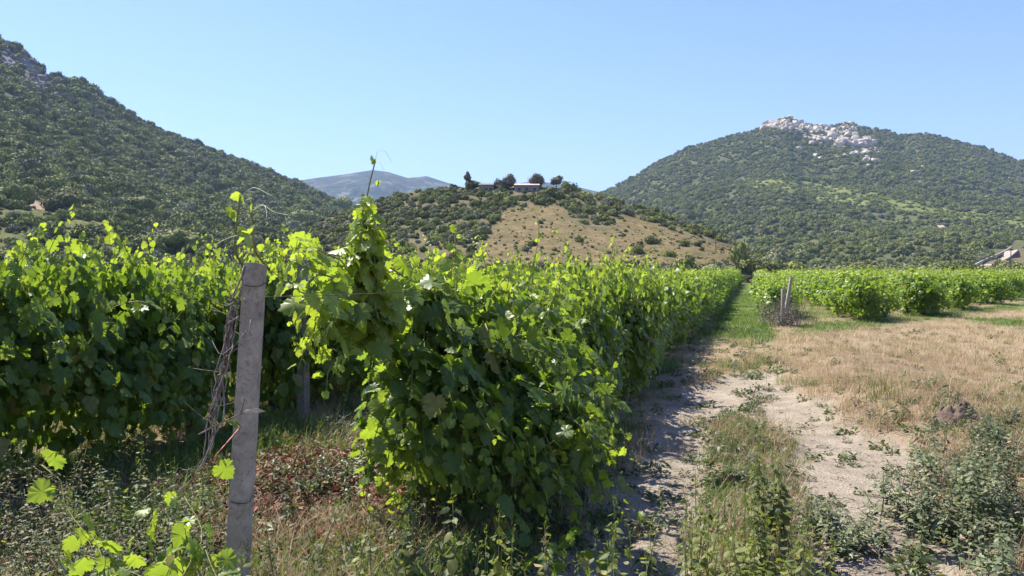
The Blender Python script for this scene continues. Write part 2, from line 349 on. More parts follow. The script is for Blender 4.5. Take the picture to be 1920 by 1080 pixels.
def far_mat():
    m, n, out = mat('distant_slope'); p = nd(n, 'ShaderNodeBsdfPrincipled'); p.inputs['Roughness'].default_value = 1; p.inputs['Specular IOR Level'].default_value = .02
    c = ramp(n, noise(n, .02, 8, rough=.75), [(.38, (.02, .028, .018)), (.55, (.06, .065, .04)), (.66, (.26, .23, .20))])
    n.links.new(c, p.inputs['Base Color'])
    b = nd(n, 'ShaderNodeBump'); b.inputs['Strength'].default_value = 1; b.inputs['Distance'].default_value = 14
    n.links.new(noise(n, .02, 8, rough=.7), b.inputs['Height']); n.links.new(b.outputs[0], p.inputs['Normal']); n.links.new(p.outputs[0], out.inputs[0]); return m
FM.mesh('distant_mountain', far_mat(), 200, 1300, 300, 120)

# ------------------------------------------------------------------ scatter
def scatter(name, pts, scale, rot, idx, protos, label=None, cat=None):
    c = bpy.data.collections.new('source_'+name)
    for k, me in enumerate(protos):
        o = bpy.data.objects.new('%s_%02d' % (name, k), me); c.objects.link(o)
    me = bpy.data.meshes.new(name); me.vertices.add(len(pts)); me.vertices.foreach_set('co', np.asarray(pts, np.float32).ravel())
    a = me.attributes.new('sc', 'FLOAT', 'POINT'); a.data.foreach_set('value', np.asarray(scale, np.float32))
    a = me.attributes.new('ro', 'FLOAT_VECTOR', 'POINT'); a.data.foreach_set('vector', np.asarray(rot, np.float32).ravel())
    a = me.attributes.new('ix', 'INT', 'POINT'); a.data.foreach_set('value', np.asarray(idx, np.int32))
    o = bpy.data.objects.new(name, me); COL.objects.link(o)
    ng = bpy.data.node_groups.new('scatter_'+name, 'GeometryNodeTree')
    ng.interface.new_socket('Geometry', in_out='INPUT', socket_type='NodeSocketGeometry'); ng.interface.new_socket('Geometry', in_out='OUTPUT', socket_type='NodeSocketGeometry')
    gi = ng.nodes.new('NodeGroupInput'); go = ng.nodes.new('NodeGroupOutput'); ip = ng.nodes.new('GeometryNodeInstanceOnPoints')
    ci = ng.nodes.new('GeometryNodeCollectionInfo'); ci.inputs['Collection'].default_value = c; ci.inputs['Separate Children'].default_value = True; ci.inputs['Reset Children'].default_value = True
    L = ng.links.new
    def na(nm, dt): q = ng.nodes.new('GeometryNodeInputNamedAttribute'); q.data_type = dt; q.inputs['Name'].default_value = nm; return q.outputs['Attribute']
    L(gi.outputs[0], ip.inputs['Points']); L(ci.outputs[0], ip.inputs['Instance']); ip.inputs['Pick Instance'].default_value = True
    L(na('ix', 'INT'), ip.inputs['Instance Index']); L(na('sc', 'FLOAT'), ip.inputs['Scale'])
    L(na('ro', 'FLOAT_VECTOR'), ip.inputs['Rotation']); L(ip.outputs[0], go.inputs[0])
    md = o.modifiers.new('scatter', 'NODES'); md.node_group = ng
    return tag(o, label, cat, kind='stuff')
def dome_dirs(rs, n):
    z = rs.rand(n)*1.25-.25; a = rs.rand(n)*2*math.pi; r = np.sqrt(np.clip(1-z*z, 0, 1)); return np.stack([r*np.cos(a), r*np.sin(a), z], 1)
def shrub_mesh(name, seed, m, n=700, leaf=.13, flat=.8, lobes=9, core=True, sharp=1.):
    """unit-radius bush: several overlapping leafy lobes"""
    rs = RS(seed); mb = MB()
    cs = nrm(dome_dirs(rs, lobes))*(.25+.4*rs.rand(lobes))[:, None]; cs[:, 2] = np.abs(cs[:, 2])*flat+.25; rr = .32+.25*rs.rand(lobes)
    k = rs.randint(0, lobes, n); d = nrm(dome_dirs(rs, n)+rs.randn(n, 3)*.15)
    pos = cs[k]+d*rr[k][:, None]*(.72+.38*rs.rand(n))[:, None]; pos[:, 2] *= .95
    pos[:, 2] = np.maximum(pos[:, 2], rs.rand(n)*.1)
    tip = nrm(d*.5+rs.randn(n, 3)*.7); nor = nrm(d+rs.randn(n, 3)*.24*sharp)
    leaves(mb, T_FAR, pos, tip, nor, leaf*(.6+.8*rs.rand(n)), rs.rand(n), (rs.rand(n) < .06)*rs.rand(n), rs, .1, .1)
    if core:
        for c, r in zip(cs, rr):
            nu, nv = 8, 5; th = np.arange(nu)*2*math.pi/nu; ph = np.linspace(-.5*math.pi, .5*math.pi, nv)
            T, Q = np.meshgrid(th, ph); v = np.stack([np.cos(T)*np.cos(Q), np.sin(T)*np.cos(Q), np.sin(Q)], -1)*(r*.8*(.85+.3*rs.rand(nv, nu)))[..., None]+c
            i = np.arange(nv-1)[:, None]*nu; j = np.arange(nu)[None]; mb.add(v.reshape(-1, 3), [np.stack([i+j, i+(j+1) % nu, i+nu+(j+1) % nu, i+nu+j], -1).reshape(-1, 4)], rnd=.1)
    return mb.mesh(name, m)
SH = [shrub_mesh('shrub', 200+i, M_SHRUB, lobes=6+i) for i in range(5)]+[shrub_mesh('shrub', 220+i, M_SHRUBG, lobes=6+i, leaf=.12) for i in range(3)]+[shrub_mesh('shrub', 240+i, M_SHRUBL, lobes=6+i, flat=.5) for i in range(3)]
def hillscatter(hill, n, u0, u1, t0, t1, rs, tp=1.):
    u = u0+(u1-u0)*rs.rand(n*3); t = t0+(t1-t0)*rs.rand(n*3); p = hill.pos(u, t)
    wgt = p[:, 1]/p[:, 1].max(); keep = rs.rand(n*3) < wgt; return p[keep][:n]
def rot3(rs, n, tilt=.15): return np.stack([rs.randn(n)*tilt, rs.randn(n)*tilt, rs.rand(n)*6.283], 1)
def maquis(name, hill, n, u0, u1, smin, smax, excl, seed, label, t0=0., t1=1.08, light=None, grey=.2, szmin=1.):
    rs = RS(seed); p = hillscatter(hill, n, u0, u1, t0, t1, rs)
    n1 = fbm(p[:, 0]/25, p[:, 1]/25, seed); n2 = fbm(p[:, 0]/9, p[:, 1]/9, seed+5)
    keep = rs.rand(len(p)) < smooth(.2, .5, n2)*.75+.35
    for q, pr in excl: keep &= ~((q(p) > .5) & (rs.rand(len(p)) < pr))
    p = p[keep]; n1 = n1[keep]; m = len(p)
    sc = smin+(smax-smin)*rs.rand(m)**2.3*(.4+1.2*n1)
    sc *= np.clip(p[:, 1]/240, szmin, 1)
    ix = rs.randint(0, 5, m); g = rs.rand(m) < grey+(n1-.47)*1.2; ix[g] = 5+rs.randint(0, 3, g.sum())
    if light is not None:
        l = (light(p) > .5) & (rs.rand(m) < .97); ix[l] = 8+rs.randint(0, 3, l.sum()); sc[l] *= .7
    lo = rs.rand(m) < .12; ix[lo] = 8+rs.randint(0, 3, lo.sum())
    p[:, 2] -= sc*.12
    return scatter(name, p, sc, rot3(rs, m), ix, SH, label, 'scrub')
maquis('hillside_scrub', LH, 19000, -420, 940, .9, 4.7, [(pm(MEADOW), .55), (pm(PATH, 3), 1.), (lrock, .8)], 301, 'dark green maquis scrub covering the steep hillside on the left', szmin=.5)
maquis('mountain_scrub', RM, 36000, 940, 2150, 1.5, 3.6, [(rockmask, .45), (pm(BANK, 2), .93), (lambda p: inpoly(*pix(p), ROADP).astype(float), 1.)], 302, 'dark green scrub covering the mountain with pale rocks on the right', light=pm(BAND, 8), grey=.12)
maquis('knoll_scrub', KN, 4200, 430, 1490, .6, 1.6, [(pm(FIELD1, 14), .97), (crestm, .97)], 303, 'grey green bushes covering the low central knoll around the brown field', grey=.42, t0=.0)
# small dry tufts over the brown field on the knoll
def tuft_mesh(name, seed, m, n=26, h=.3, spread=.12, w=.008, lean=.5, seg=3, yprob=.1):
    rs = RS(seed); mb = MB(); b = rs.randn(n, 2)*spread; a = rs.rand(n)*6.283; L = h*(.5+.8*rs.rand(n)); le = lean*(.2+rs.rand(n))
    t = np.linspace(0, 1, seg+1); V = []
    sx, sy = -np.sin(a), np.cos(a)
    for i, tt in enumerate(t):
        x = b[:, 0]+np.cos(a)*L*le*tt**1.8; y = b[:, 1]+np.sin(a)*L*le*tt**1.8; z = L*tt*(1-.3*le*tt)-.02
        ww = w*(1-tt*.85)
        V.append(np.stack([x-sx*ww, y-sy*ww, z], 1)); V.append(np.stack([x+sx*ww, y+sy*ww, z], 1))
    V = np.stack(V, 1); m2 = 2*(seg+1); f = np.array([[2*i, 2*i+1, 2*i+3, 2*i+2] for i in range(seg)])
    f = (np.arange(n)[:, None, None]*m2+f[None]).reshape(-1, 4)
    mb.add(V.reshape(-1, 3), [f], rnd=np.repeat(rs.rand(n), m2), yng=np.repeat((rs.rand(n) < yprob)*1., m2)); return mb.mesh(name, m)

# ------------------------------------------------------------------ vines
def spline(pts, n):
    p = np.asarray(pts, float); k = len(p)
    if k == 2: return p[0]+(p[1]-p[0])*np.linspace(0, 1, n)[:, None]
    q = np.vstack([2*p[0]-p[1], p, 2*p[-1]-p[-2]]); out = []
    for s in np.linspace(0, k-1-1e-6, n):
        i = int(s); t = s-i; a, b, c, d = q[i], q[i+1], q[i+2], q[i+3]
        out.append(.5*((2*b)+(-a+c)*t+(2*a-5*b+4*c-d)*t*t+(-a+3*b-3*c+d)*t**3))
    return np.array(out)
def dress(L, C, pts, rs, T, size=.13, step=.046, tipyng=.75, yb=0., r0=.0055, side=None, density=1., skip=0., k=4, outw=None, endsize=.3, blow=None):
    """put leaves along a shoot given as points"""
    seg = np.linalg.norm(np.diff(pts, axis=0), axis=1); s = np.concatenate([[0], np.cumsum(seg)]); tot = s[-1]
    n = max(3, int(tot/step)); q = np.stack([np.interp(np.linspace(0, tot, n), s, pts[:, i]) for i in range(3)], 1)
    if C is not None: tube(C, q[::(2 if n > 8 else 1)], np.linspace(r0, r0*.35, len(q[::(2 if n > 8 else 1)])), k)
    d = nrm(np.gradient(q, axis=0)); fr = np.linspace(0, 1, n)
    a = rs.randn(n, 3); pe = nrm(np.cross(d, a)); pe[1::2] = -pe[::2][:len(pe[1::2])]*1.0
    if outw is not None: pe = nrm(pe+outw*.5)
    pe[:, 2] += .25; keep = (fr >= skip) & (rs.rand(n) < density)
    sz = size*np.where(fr < .6, 1, 1-(fr-.6)/.4*(1-endsize))*(.5+.75*rs.rand(n))
    pos = q+pe*(sz*.55)[:, None]
    if C is not None and T is T_GRAPE:
        for i in np.where(keep)[0]: tube(C, [q[i], pos[i]], [.0016, .0012], 3)
    hz = pe.copy(); hz[:, 2] = 0
    tip = hz*.6+np.array([0, 0, -.75])+rs.randn(n, 3)*.35; nor = hz*.55+np.array([0, 0, .6])+rs.randn(n, 3)*.38
    if outw is not None: nor = nor+outw*.5
    yng = np.clip(yb+tipyng*smooth(.6, 1, fr)+.12*rs.randn(n)+.28*smooth(1.2, 1.75, pos[:, 2]), 0, 1)
    leaves(L, T, pos[keep], tip[keep], nor[keep], sz[keep], rs.rand(keep.sum()), yng[keep], rs)
def shoot_pts(p, d, length, rs, g=.05, wander=.10, ymax=.42, step=.065, zmin=.12):
    p = np.array(p, float); d = nrm(np.array(d, float)); out = [p.copy()]
    for i in range(int(length/step)):
        d = d+rs.randn(3)*wander+np.array([0, 0, -g*(1+i*.08)])
        if abs(p[1]) > ymax: d[1] -= .25*np.sign(p[1])
        if p[2] < zmin: d[2] = abs(d[2])*.3+.05
        d = nrm(d); p = p+d*step; out.append(p.copy())
    return np.array(out)
def vine_meshes(seed, T=T_GRAPE, shoots=36, half=.56, top=1.85, ymax=.42, size=.13, low=.5, cane=True, extra=None):
    rs = RS(seed); L, C, K = MB(), MB(), MB()
    z0 = .70
    tr = [(rs.randn()*.05, rs.randn()*.03, -.08), (rs.randn()*.05, rs.randn()*.04, .2), (rs.randn()*.06, rs.randn()*.04, .48), (0, 0, z0)]
    tube(K, spline(tr, 9), np.array([.045, .038, .036, .032, .034, .03, .034, .038, .04])*(.9+.3*rs.rand(9)), 7)
    for sx in (-1, 1): tube(K, spline([(0, 0, z0-.03), (sx*.2, .02*rs.randn(), z0+.05), (sx*half*.95, .02*rs.randn(), z0+.03)], 7), np.linspace(.028, .014, 7), 6)
    for i in range(shoots):
        x = (rs.rand()*2-1)*half; sd = 1 if rs.rand() < .5 else -1
        if rs.rand() < .52:
            ln = (top-z0)*(.75+.4*rs.rand()) if rs.rand() > .05 else (top-z0)*1.3
            pts = shoot_pts((x, rs.randn()*.04, z0), (rs.randn()*.25, sd*.35*rs.rand(), 1), ln, rs, g=.012+.03*rs.rand(), wander=.09, ymax=ymax*.7)
        else:
            pts = shoot_pts((x, sd*.05, z0-.2+rs.rand()*.6), (rs.randn()*.5, sd*(.7+.4*rs.rand()), .9*rs.rand()-.15), .6+.75*rs.rand(), rs, g=.10*low*2, wander=.13, ymax=ymax)
        dress(L, C if cane else None, pts, rs, T, size=size, outw=np.array([0, sd*1., 0]), k=3, yb=.03)
    # inner leaves close the wall
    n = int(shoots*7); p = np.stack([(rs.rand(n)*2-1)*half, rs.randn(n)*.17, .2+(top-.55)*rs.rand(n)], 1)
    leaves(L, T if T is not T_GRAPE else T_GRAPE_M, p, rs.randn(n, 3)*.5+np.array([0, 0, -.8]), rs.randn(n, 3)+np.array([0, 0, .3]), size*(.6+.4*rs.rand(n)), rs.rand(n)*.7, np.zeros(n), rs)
    if extra: extra(L, C, rs)
    return L, C, K
ANG = math.atan2(1, DX)
def make_vine(seed, label=None, group=None, **kw):
    L, C, K = vine_meshes(seed, **kw); root = empty('grapevine'); tag(root, label, 'grapevine', group)
    K.build('trunk', M_BARK, root); L.build('foliage', M_VINE, root)
    if C.n: C.build('canes', M_CANE, root)
    return root
def copy_tree(o):
    c = o.copy(); COL.objects.link(c)
    for ch in o.children: k = ch.copy(); COL.objects.link(k); k.parent = c
    return c
def at_row(r, y): return (r+DX*y, y, float(ground_h(r+DX*y, y)))
def to_local(P_, base):
    v = np.asarray(P_, float)-np.array(base); ca, sa = math.cos(-ANG), math.sin(-ANG)
    return np.stack([v[..., 0]*ca-v[..., 1]*sa, v[..., 0]*sa+v[..., 1]*ca, v[..., 2]], -1)
NEAR = [make_vine(500+i, shoots=76, top=1.80-.02*i, ymax=.46, size=.108) for i in range(6)]
MIDV = [make_vine(540+i, T=T_GRAPE_M, shoots=46, top=1.70, ymax=.42, size=.12) for i in range(5)]
FARV = [make_vine(560+i, T=T_FAR, shoots=34, top=1.70, size=.135, ymax=.46, cane=False) for i in range(5)]
used = set()
def place_vine(r, y, rs, label, group, first=None, s=1.):
    loc = at_row(r, y); dist = math.hypot(loc[0], loc[1])
    pool = NEAR if dist < 13 else (MIDV if dist < 34 else FARV)
    src = pool[rs.randint(len(pool))]
    if src.name in used: o = copy_tree(src)
    else: o = src; used.add(src.name)
    o.location = (loc[0]+rs.randn()*.07, loc[1], loc[2]); o.rotation_euler = (0, 0, ANG+(math.pi if rs.rand() < .5 else 0)+rs.randn()*.06)
    z = s*(.89+.22*rs.rand()); zy = 1.4 if group.startswith('vines of the right') else 1.
    o.scale = (1.0, z*zy*(.60+.58*rs.rand()), z*(.95 if zy > 1 else 1)); tag(o, label, 'grapevine', group); return o
# hero vine at the near end of the main row: sprawling shoots to the right, leaders to the post
base1 = at_row(ROWA, 5.1)
def hero(L, C, rs):
    def S(pts, n=14, **kw): dress(L, C, to_local(spline(pts, n), base1), rs, T_GRAPE, **kw)
    B = P(880, 740, 4.7)
    ends = [(1168, 832, 4.3), (1120, 850, 4.2), (1060, 905, 4.1), (1080, 800, 4.6), (1000, 880, 4.0), (1010, 800, 4.3), (1130, 930, 4.4), (960, 930, 4.0), (940, 800, 4.0), (1195, 965, 4.4), (1100, 980, 4.5), (1030, 960, 4.2), (1150, 830, 4.5), (900, 860, 3.95), (1050, 860, 4.3)]
    ends = [(1175, 815, 4.35), (1150, 860, 4.3), (1170, 850, 4.2)]+ends+[(a+rs.randn()*25, b+rs.randn()*22, c_+.1*rs.randn()) for a, b, c_ in ends]
    for e in ends:
        m = P((880+e[0])/2+rs.randn()*20, (690+e[1])/2-20+rs.randn()*15, (4.75+e[2])/2)
        S([P(860+rs.randn()*40, 690+rs.randn()*40, 4.8), m, P(*e)], size=.125, density=.95, outw=np.array([.3, -.9, .1]))
    for e in [(700, 930, 4.2), (690, 860, 4.2), (735, 960, 4.3), (780, 900, 4.05), (820, 950, 4.1), (715, 760, 4.1), (760, 820, 3.95), (860, 800, 3.9), (730, 700, 4.1), (740, 600, 4.1), (800, 700, 4.0), (880, 660, 4.1), (850, 900, 4.1), (700, 800, 4.3), (740, 850, 4.0), (800, 880, 3.95), (770, 960, 4.1), (880, 940, 4.05), (720, 900, 4.1), (830, 830, 3.9), (770, 740, 4.0), (900, 760, 4.0)]:
        S([P(800+rs.randn()*30, 560+rs.randn()*30, 4.6), P((790+e[0])/2, (600+e[1])/2-30, 4.3), P(*e)], size=.14, outw=np.array([-.1, -1., .1]))
    # airy shoots along the wires towards the post
    k = dict(size=.115, yb=.30)
    S([P(720, 640, 4.3), P(640, 590, 3.7), P(560, 545, 3.25), P(505, 505, 2.95)], 16, **k)
    S([P(740, 560, 4.4), P(650, 530, 3.9), P(570, 500, 3.4), P(510, 470, 3.0)], 16, **k)
    S([P(730, 650, 4.2), P(670, 650, 3.8), P(620, 680, 3.6), P(612, 740, 3.5)], 12, **k)
    S([P(700, 600, 4.1), P(620, 600, 3.6), P(575, 650, 3.4), P(560, 690, 3.3)], 12, **k)
    S([P(720, 600, 4.2), P(660, 560, 3.9), P(600, 560, 3.6), P(545, 610, 3.3)], 12, **k)
    S([P(760, 520, 4.4), P(690, 480, 4.1), P(650, 500, 3.9), P(640, 560, 3.8)], 12, **k)
    S([P(700, 520, 4.0), P(600, 470, 3.6), P(540, 465, 3.2)], 10, **k)
    S([P(740, 620, 4.1), P(690, 560, 4.0), P(672, 470, 3.95), P(684, 385, 3.95)], 16, size=.115, yb=.42, step=.05)
    S([P(720, 560, 4.1), P(700, 490, 4.0), P(708, 400, 4.0)], 12, size=.09, yb=.5)
    for q in range(9):
        x0 = 690+rs.randn()*14; x1 = 682+rs.randn()*20; y1 = 385+rs.rand()*130
        S([P(x0+20, 620, 4.1), P(x0, (620+y1)/2, 3.9), P(x1, y1, 3.75)], 12, size=.105, yb=.75, step=.045)
    for q in range(7):
        x1 = 688+rs.randn()*9; y1 = 365+rs.rand()*60
        S([P(700+rs.randn()*8, 520, 4.0), P(690+rs.randn()*6, 450, 3.9), P(x1, y1, 3.85)], 10, size=.085, yb=.85, step=.038, endsize=.6)
    for q in range(6):
        x1 = 570+rs.rand()*90; y1 = 600+rs.rand()*110
        S([P(720, 600, 4.2), P(x1+40, 590, 3.8), P(x1, y1, 3.6)], 10, size=.11, yb=.4, step=.05)
    # bare tip of the tall leader, with curled tendrils
    tube(C, to_local(spline([P(682, 400, 3.95), P(694, 340, 3.95), P(703, 305, 3.95)], 8), base1), np.linspace(.0045, .0035, 8))
    # leader passing above the post
    for pts in ([P(505, 505, 2.95), P(478, 470, 2.8), P(474, 420, 2.8), P(470, 372, 2.8)], [P(470, 520, 2.75), P(441, 470, 2.7), P(445, 410, 2.7), P(450, 368, 2.7)]):
        tube(C, to_local(spline(pts, 12), base1), np.linspace(.005, .003, 12))
    T_ = []
    for p, d, s in [((703, 305), (0, 0), .03), ((700, 298), 0, .028), ((708, 345), 0, .03), ((466, 435), 0, .085), ((452, 366), 0, .035), ((474, 378), 0, .03), ((684, 385), 0, .07), ((440, 395), 0, .04)]:
        Y = 3.95 if p[0] > 600 else 2.75
        for _ in range(2): leaves(L, T_GRAPE, [to_local(P(p[0]+rs.randn()*3, p[1]+rs.randn()*3, Y), base1)], rs.randn(1, 3)*.6+[[0, 0, -.5]], rs.randn(1, 3)*.4+[[0, -1, .3]], [s], [.8], [1.], rs)
h1 = make_vine(601, 'sprawling end grapevine of the main row with tall leaders reaching the leaning concrete post', shoots=84, top=1.82, ymax=.5, low=.6, size=.112, extra=hero)
h1.location = base1; h1.rotation_euler = (0, 0, ANG)
def tend(pts, r=.0014, n=16):
    TD = MB(); tube(TD, to_local(spline(pts, n), base1), np.linspace(r, r*.5, n), 4); TD.build('tendril', M_TENDRIL, h1)
tend([P(452, 368, 2.7), P(475, 352, 2.65), P(505, 365, 2.6), P(520, 372, 2.6)]); tend([P(474, 395, 2.8), P(495, 385, 2.75), P(500, 405, 2.7), P(496, 412, 2.7)])
tend([P(470, 400, 2.8), P(490, 384, 2.8), P(515, 398, 2.75), P(546, 404, 2.7)]); tend([P(448, 440, 2.7), P(420, 450, 2.6), P(395, 465, 2.6)])
tend([P(474, 372, 2.8), P(462, 376, 2.8), P(470, 392, 2.8), P(485, 398, 2.8), P(476, 405, 2.8)])
tend([P(703, 308, 3.95), P(708, 284, 3.9), P(722, 284, 3.9), P(734, 303, 3.9)], .0012); tend([P(704, 300, 3.95), P(713, 306, 3.9), P(721, 322, 3.9)], .0012)
rs = RS(77)
ORD = 'first second third fourth fifth sixth seventh eighth ninth tenth eleventh twelfth'.split()
n_v = 1
ya = 6.1; k = 0
while ya < 96:
    lab = '%s grapevine back from the sprawling end vine in the main row' % ORD[k] if k < 12 else 'grapevine far back in the main row left of the grassy lane'
    place_vine(ROWA, ya, rs, lab, 'vines of the main row', s=1.0 if ya < 14 else .98); ya += 1.0; k += 1; n_v += 1
yl = 3.6; k = 0
while yl < 24:
    place_vine(ROWL, yl, rs, ('%s grapevine counted back along the dark hedge row behind the concrete post' % ORD[k] if k < 8 else 'grapevine in the hidden far part of the dark left hedge row'), 'vines of the left row', s=1.10 if k != 3 else 1.22); yl += 1.0; k += 1; n_v += 1
# the block to the right: row ends step back one after another
cand = []
starts = [25.2, 24.5, 27.5, 31.5, 36, 41, 44, 47, 50, 53, 56, 59, 62, 65, 68, 71, 74, 77, 80, 83, 86, 89, 92]
for i, s0 in enumerate(starts):
    r = ROWB+SP*i; y = s0
    while y < 99:
        cand.append((math.hypot(r+DX*y, y), r, y, i, y == s0)); y += 1.02
for j in range(5):
    r = ROWL-3.2*(j+1); y = 5+j*2.
    while y < 60: cand.append((math.hypot(r+DX*y, y)+400, r, y, -1-j, False)); y += 1.1
y = 25.
while y < 98: cand.append((400+y, ROWL, y, -9, False)); y += 1.05
cand.sort(key=lambda c: c[0]); ordn = ['first', 'second', 'third', 'fourth', 'fifth', 'sixth', 'seventh', 'eighth', 'ninth', 'tenth']
rest = []; cnt = {}
for c in cand:
    if n_v < 298:
        cnt[c[3]] = cnt.get(c[3], -1)+1; kk = cnt[c[3]]
        if c[3] >= 0 and c[3] < 10 and kk < 6: lab = '%s vine from the near end of the %s row right of the lane' % (ORD[kk], ordn[c[3]]); grp = 'vines of the right block'
        elif c[3] >= 0: lab = 'grapevine deep in the %s row right of the grassy lane' % (ordn[c[3]] if c[3] < 10 else 'farther'); grp = 'vines of the right block'
        else: lab = 'grapevine in the rows hidden behind the left hedge row'; grp = 'vines behind the left row'
        if c[3] == 0 and rs.rand() < .25: continue
        place_vine(c[1], c[2], rs, lab, grp, s=1.0 if c[3] else .88); n_v += 1
    else: rest.append(c)
for o in NEAR+MIDV+FARV:
    if o.name not in used:
        for ch in list(o.children): bpy.data.objects.remove(ch)
        bpy.data.objects.remove(o)
def merged(seed):
    L, C, K = vine_meshes(seed, T=T_FAR, shoots=26, top=1.70, size=.16, ymax=.46, cane=False); L.add(np.zeros((3, 3)), [np.array([[0, 1, 2]])])
    for v, f in ((np.vstack(K.v), K.f),): L.add(v, f, mi=1)
    return L.mesh('distant_vine', [M_VINE, M_BARK])
VF = [merged(580+i) for i in range(4)]
pr = np.array([at_row(c[1], c[2]) for c in rest]); m = len(pr)
scatter('distant_vines', pr, .93+.12*rs.rand(m), np.stack([np.zeros(m), np.zeros(m), ANG+math.pi*(rs.rand(m) < .5)], 1), rs.randint(0, 4, m), VF, 'far rows of green vines beyond the nearer rows of the vineyard', 'vines')

# ------------------------------------------------------------------ posts and wires
def cpost(loc, top, w=.085, lean=(0, 0), label='', group=None, cham=.3, name='concrete_post', m=M_CONC, rz=0):
    """square post with one chamfered corner and a slight taper"""
    mb = MB(); n = 24; h = top; rs_ = RS(int(abs(loc[0])*100)+3)
    c = w/2; prof = np.array([(-c, -c), (c*(1-cham*2), -c), (c, -c*(1-cham*2)), (c, c), (-c, c)])
    t = np.linspace(0, 1, n); V = []
    for tt in t:
        s = 1.08-.16*tt; z = -.25+(h+.25)*tt; off = np.array([lean[0]*z, lean[1]*z])
        q = prof*s*(1+rs_.randn(5, 2)*.012)+off; V.append(np.column_stack([q, np.full(5, z)]))
    V[-1][:, 2] += np.array([-.002, 0, -.008, -.01, 0]); V = np.array(V); i = np.arange(n-1)[:, None]*5; j = np.arange(5)[None]
    mb.add(V.reshape(-1, 3), [np.stack([i+j, i+(j+1) % 5, i+5+(j+1) % 5, i+5+j], -1).reshape(-1, 4), np.array([[(n-1)*5+q for q in range(5)]])])
    root = empty(name, loc, rz); mb.build('shaft', m, root, smooth_=False); tag(root, label, 'post', group); return root
top = P(479, 492, 2.6); bot = P(444, 1080, 2.6); g0 = float(ground_h(-.95, 2.6))
lx = (top[0]-bot[0])/(top[2]-bot[2]); bx = top[0]-lx*(top[2]-g0)
post = cpost((bx, 2.6, g0), top[2]-g0, .065, (lx, 0), 'grey weathered concrete post leaning slightly in the left foreground, wire around its top', rz=0, cham=.32)
W = MB()
for zz in (top[2]-g0-.075, P(450, 935, 2.6)[2]-g0):
    a = np.linspace(0, 2*math.pi, 21); s = .042; x = np.clip(1.3*np.cos(a), -1, 1)*s*.88; y = np.clip(1.3*np.sin(a), -1, 1)*s*.88
    tube(W, np.column_stack([x+lx*zz, y, zz+.006*np.sin(a*2+1)]), .0016, 4)
W.build('tie_wire', M_WIRE, post)
W = MB()
twig = [(-.055, -.03, .53), (-.02, -.055, .57), (.02, -.055, .60)]
cpost(at_row(ROWL+.42, 8.6), 1.72, .11, (0, 0), 'concrete post half hidden in leaves in the row behind the leaning foreground post')
q = G(1467, 612); cpost(tuple(q), 1.05, .10, (.02, 0), 'short grey post standing in the dry bush at the near end of the right vineyard')
q = G(1476, 612); q[1] += .3; cpost(tuple(q), 1.38, .09, (.16, 0), 'taller leaning grey post rising from the dry bush')
q = G(1862, 570); cpost(tuple(q), 1.3, .12, (0, 0), 'thin post at a vine row end beside the dry field at right', m=M_TRUNK)
q = G(1700, 590); cpost(tuple(q), 1.15, .2, (.02, 0), 'dark gnarled stump post at a row end in the right block', m=M_BARK)
for zz, nm in ((1.52, 'upper'), (.78, 'lower')):
    W = MB(); p0 = np.array([bx+lx*zz, 2.65, g0+zz]); e = at_row(ROWA, 90); n = 40
    t = np.linspace(0, 1, n)**2; pts = np.column_stack([p0[0]+(e[0]-p0[0])*t, 2.65+(90-2.65)*t, p0[2]+(zz-p0[2])*t-.02*np.sin(t*60)])
    tube(W, pts, .0015, 4); o = W.build('trellis_wire', M_WIRE); tag(o, '%s rusty trellis wire running from the foreground post into the main vine row' % nm, 'wire')
# dry cane bundle beside the post, loose twigs and red stem
root = empty('dry_cane_bundle', (-.98, 2.5, g0)); tag(root, 'bundle of dead grey vine canes leaning against the left side of the foreground post', 'dead canes')
rs = RS(12); C = MB(); base = np.array([-.98, 2.5, g0])
for i in range(9):
    j = lambda a=.012: rs.randn(3)*a
    top_ = [P(455, 500, 2.52), P(446, 560, 2.5), P(440, 600, 2.5), P(430, 580, 2.5)][i % 4]
    pts = [top_+j(), P(437, 600, 2.5)+j(), P(418, 690, 2.45)+j(), P(400, 780, 2.4)+j(), P(383, 860, 2.35)+j(), P(340, 920+rs.randn()*15, 2.3)+j(.03)]
    pts = pts[:6-(i % 3)]; tube(C, spline(pts, 26)+rs.randn(26, 3)*.0025-base, np.linspace(.002+.002*rs.rand(), .0015, 26), 5)
for i in range(20):
    a = P(*[(441, 560, 2.48), (436, 610, 2.48), (420, 690, 2.45), (402, 770, 2.4), (430, 640, 2.46)][i % 5])+rs.randn(3)*.015
    tube(C, spline([a, a+rs.randn(3)*.025, a+rs.randn(3)*.05+np.array([-.01, 0, .02])], 6)-base, np.linspace(.0018, .0009, 6), 4)
C.build('canes', M_DRYC, root)
C = MB(); b2 = P(400, 800, 2.35); root = empty('dry_twig', tuple(b2)); tag(root, 'thin dry twig with a withered leaf crossing in front of the foreground post', 'twig')
tube(C, spline([P(372, 815, 2.4), P(420, 790, 2.4), P(455, 775, 2.42), P(478, 766, 2.45)], 12)-b2, np.linspace(.0026, .0016, 12), 5)
tube(C, spline([P(452, 776, 2.42), P(456, 760, 2.4), P(458, 748, 2.4)], 5)-b2, .0015, 4)
C.build('stem', M_DRYC, root); C = MB()
tube(C, spline([P(420, 672, 2.45), P(455, 645, 2.46), P(476, 630, 2.48)], 7)-b2, .0016, 4)
C.build('twig', M_DRYC, root)
L = MB(); rs = RS(5); leaves(L, T_LANCE, [P(455, 772, 2.4)-b2, P(470, 768, 2.4)-b2, P(458, 760, 2.4)-b2], [[1, 0, .1], [1, 0, -.1], [-.3, 0, 1]], [[0, -1, .4]]*3, [.04, .045, .035], [.9, .8, .9], [0, 0, 0], rs); L.build('withered_leaf', M_DRY, root)
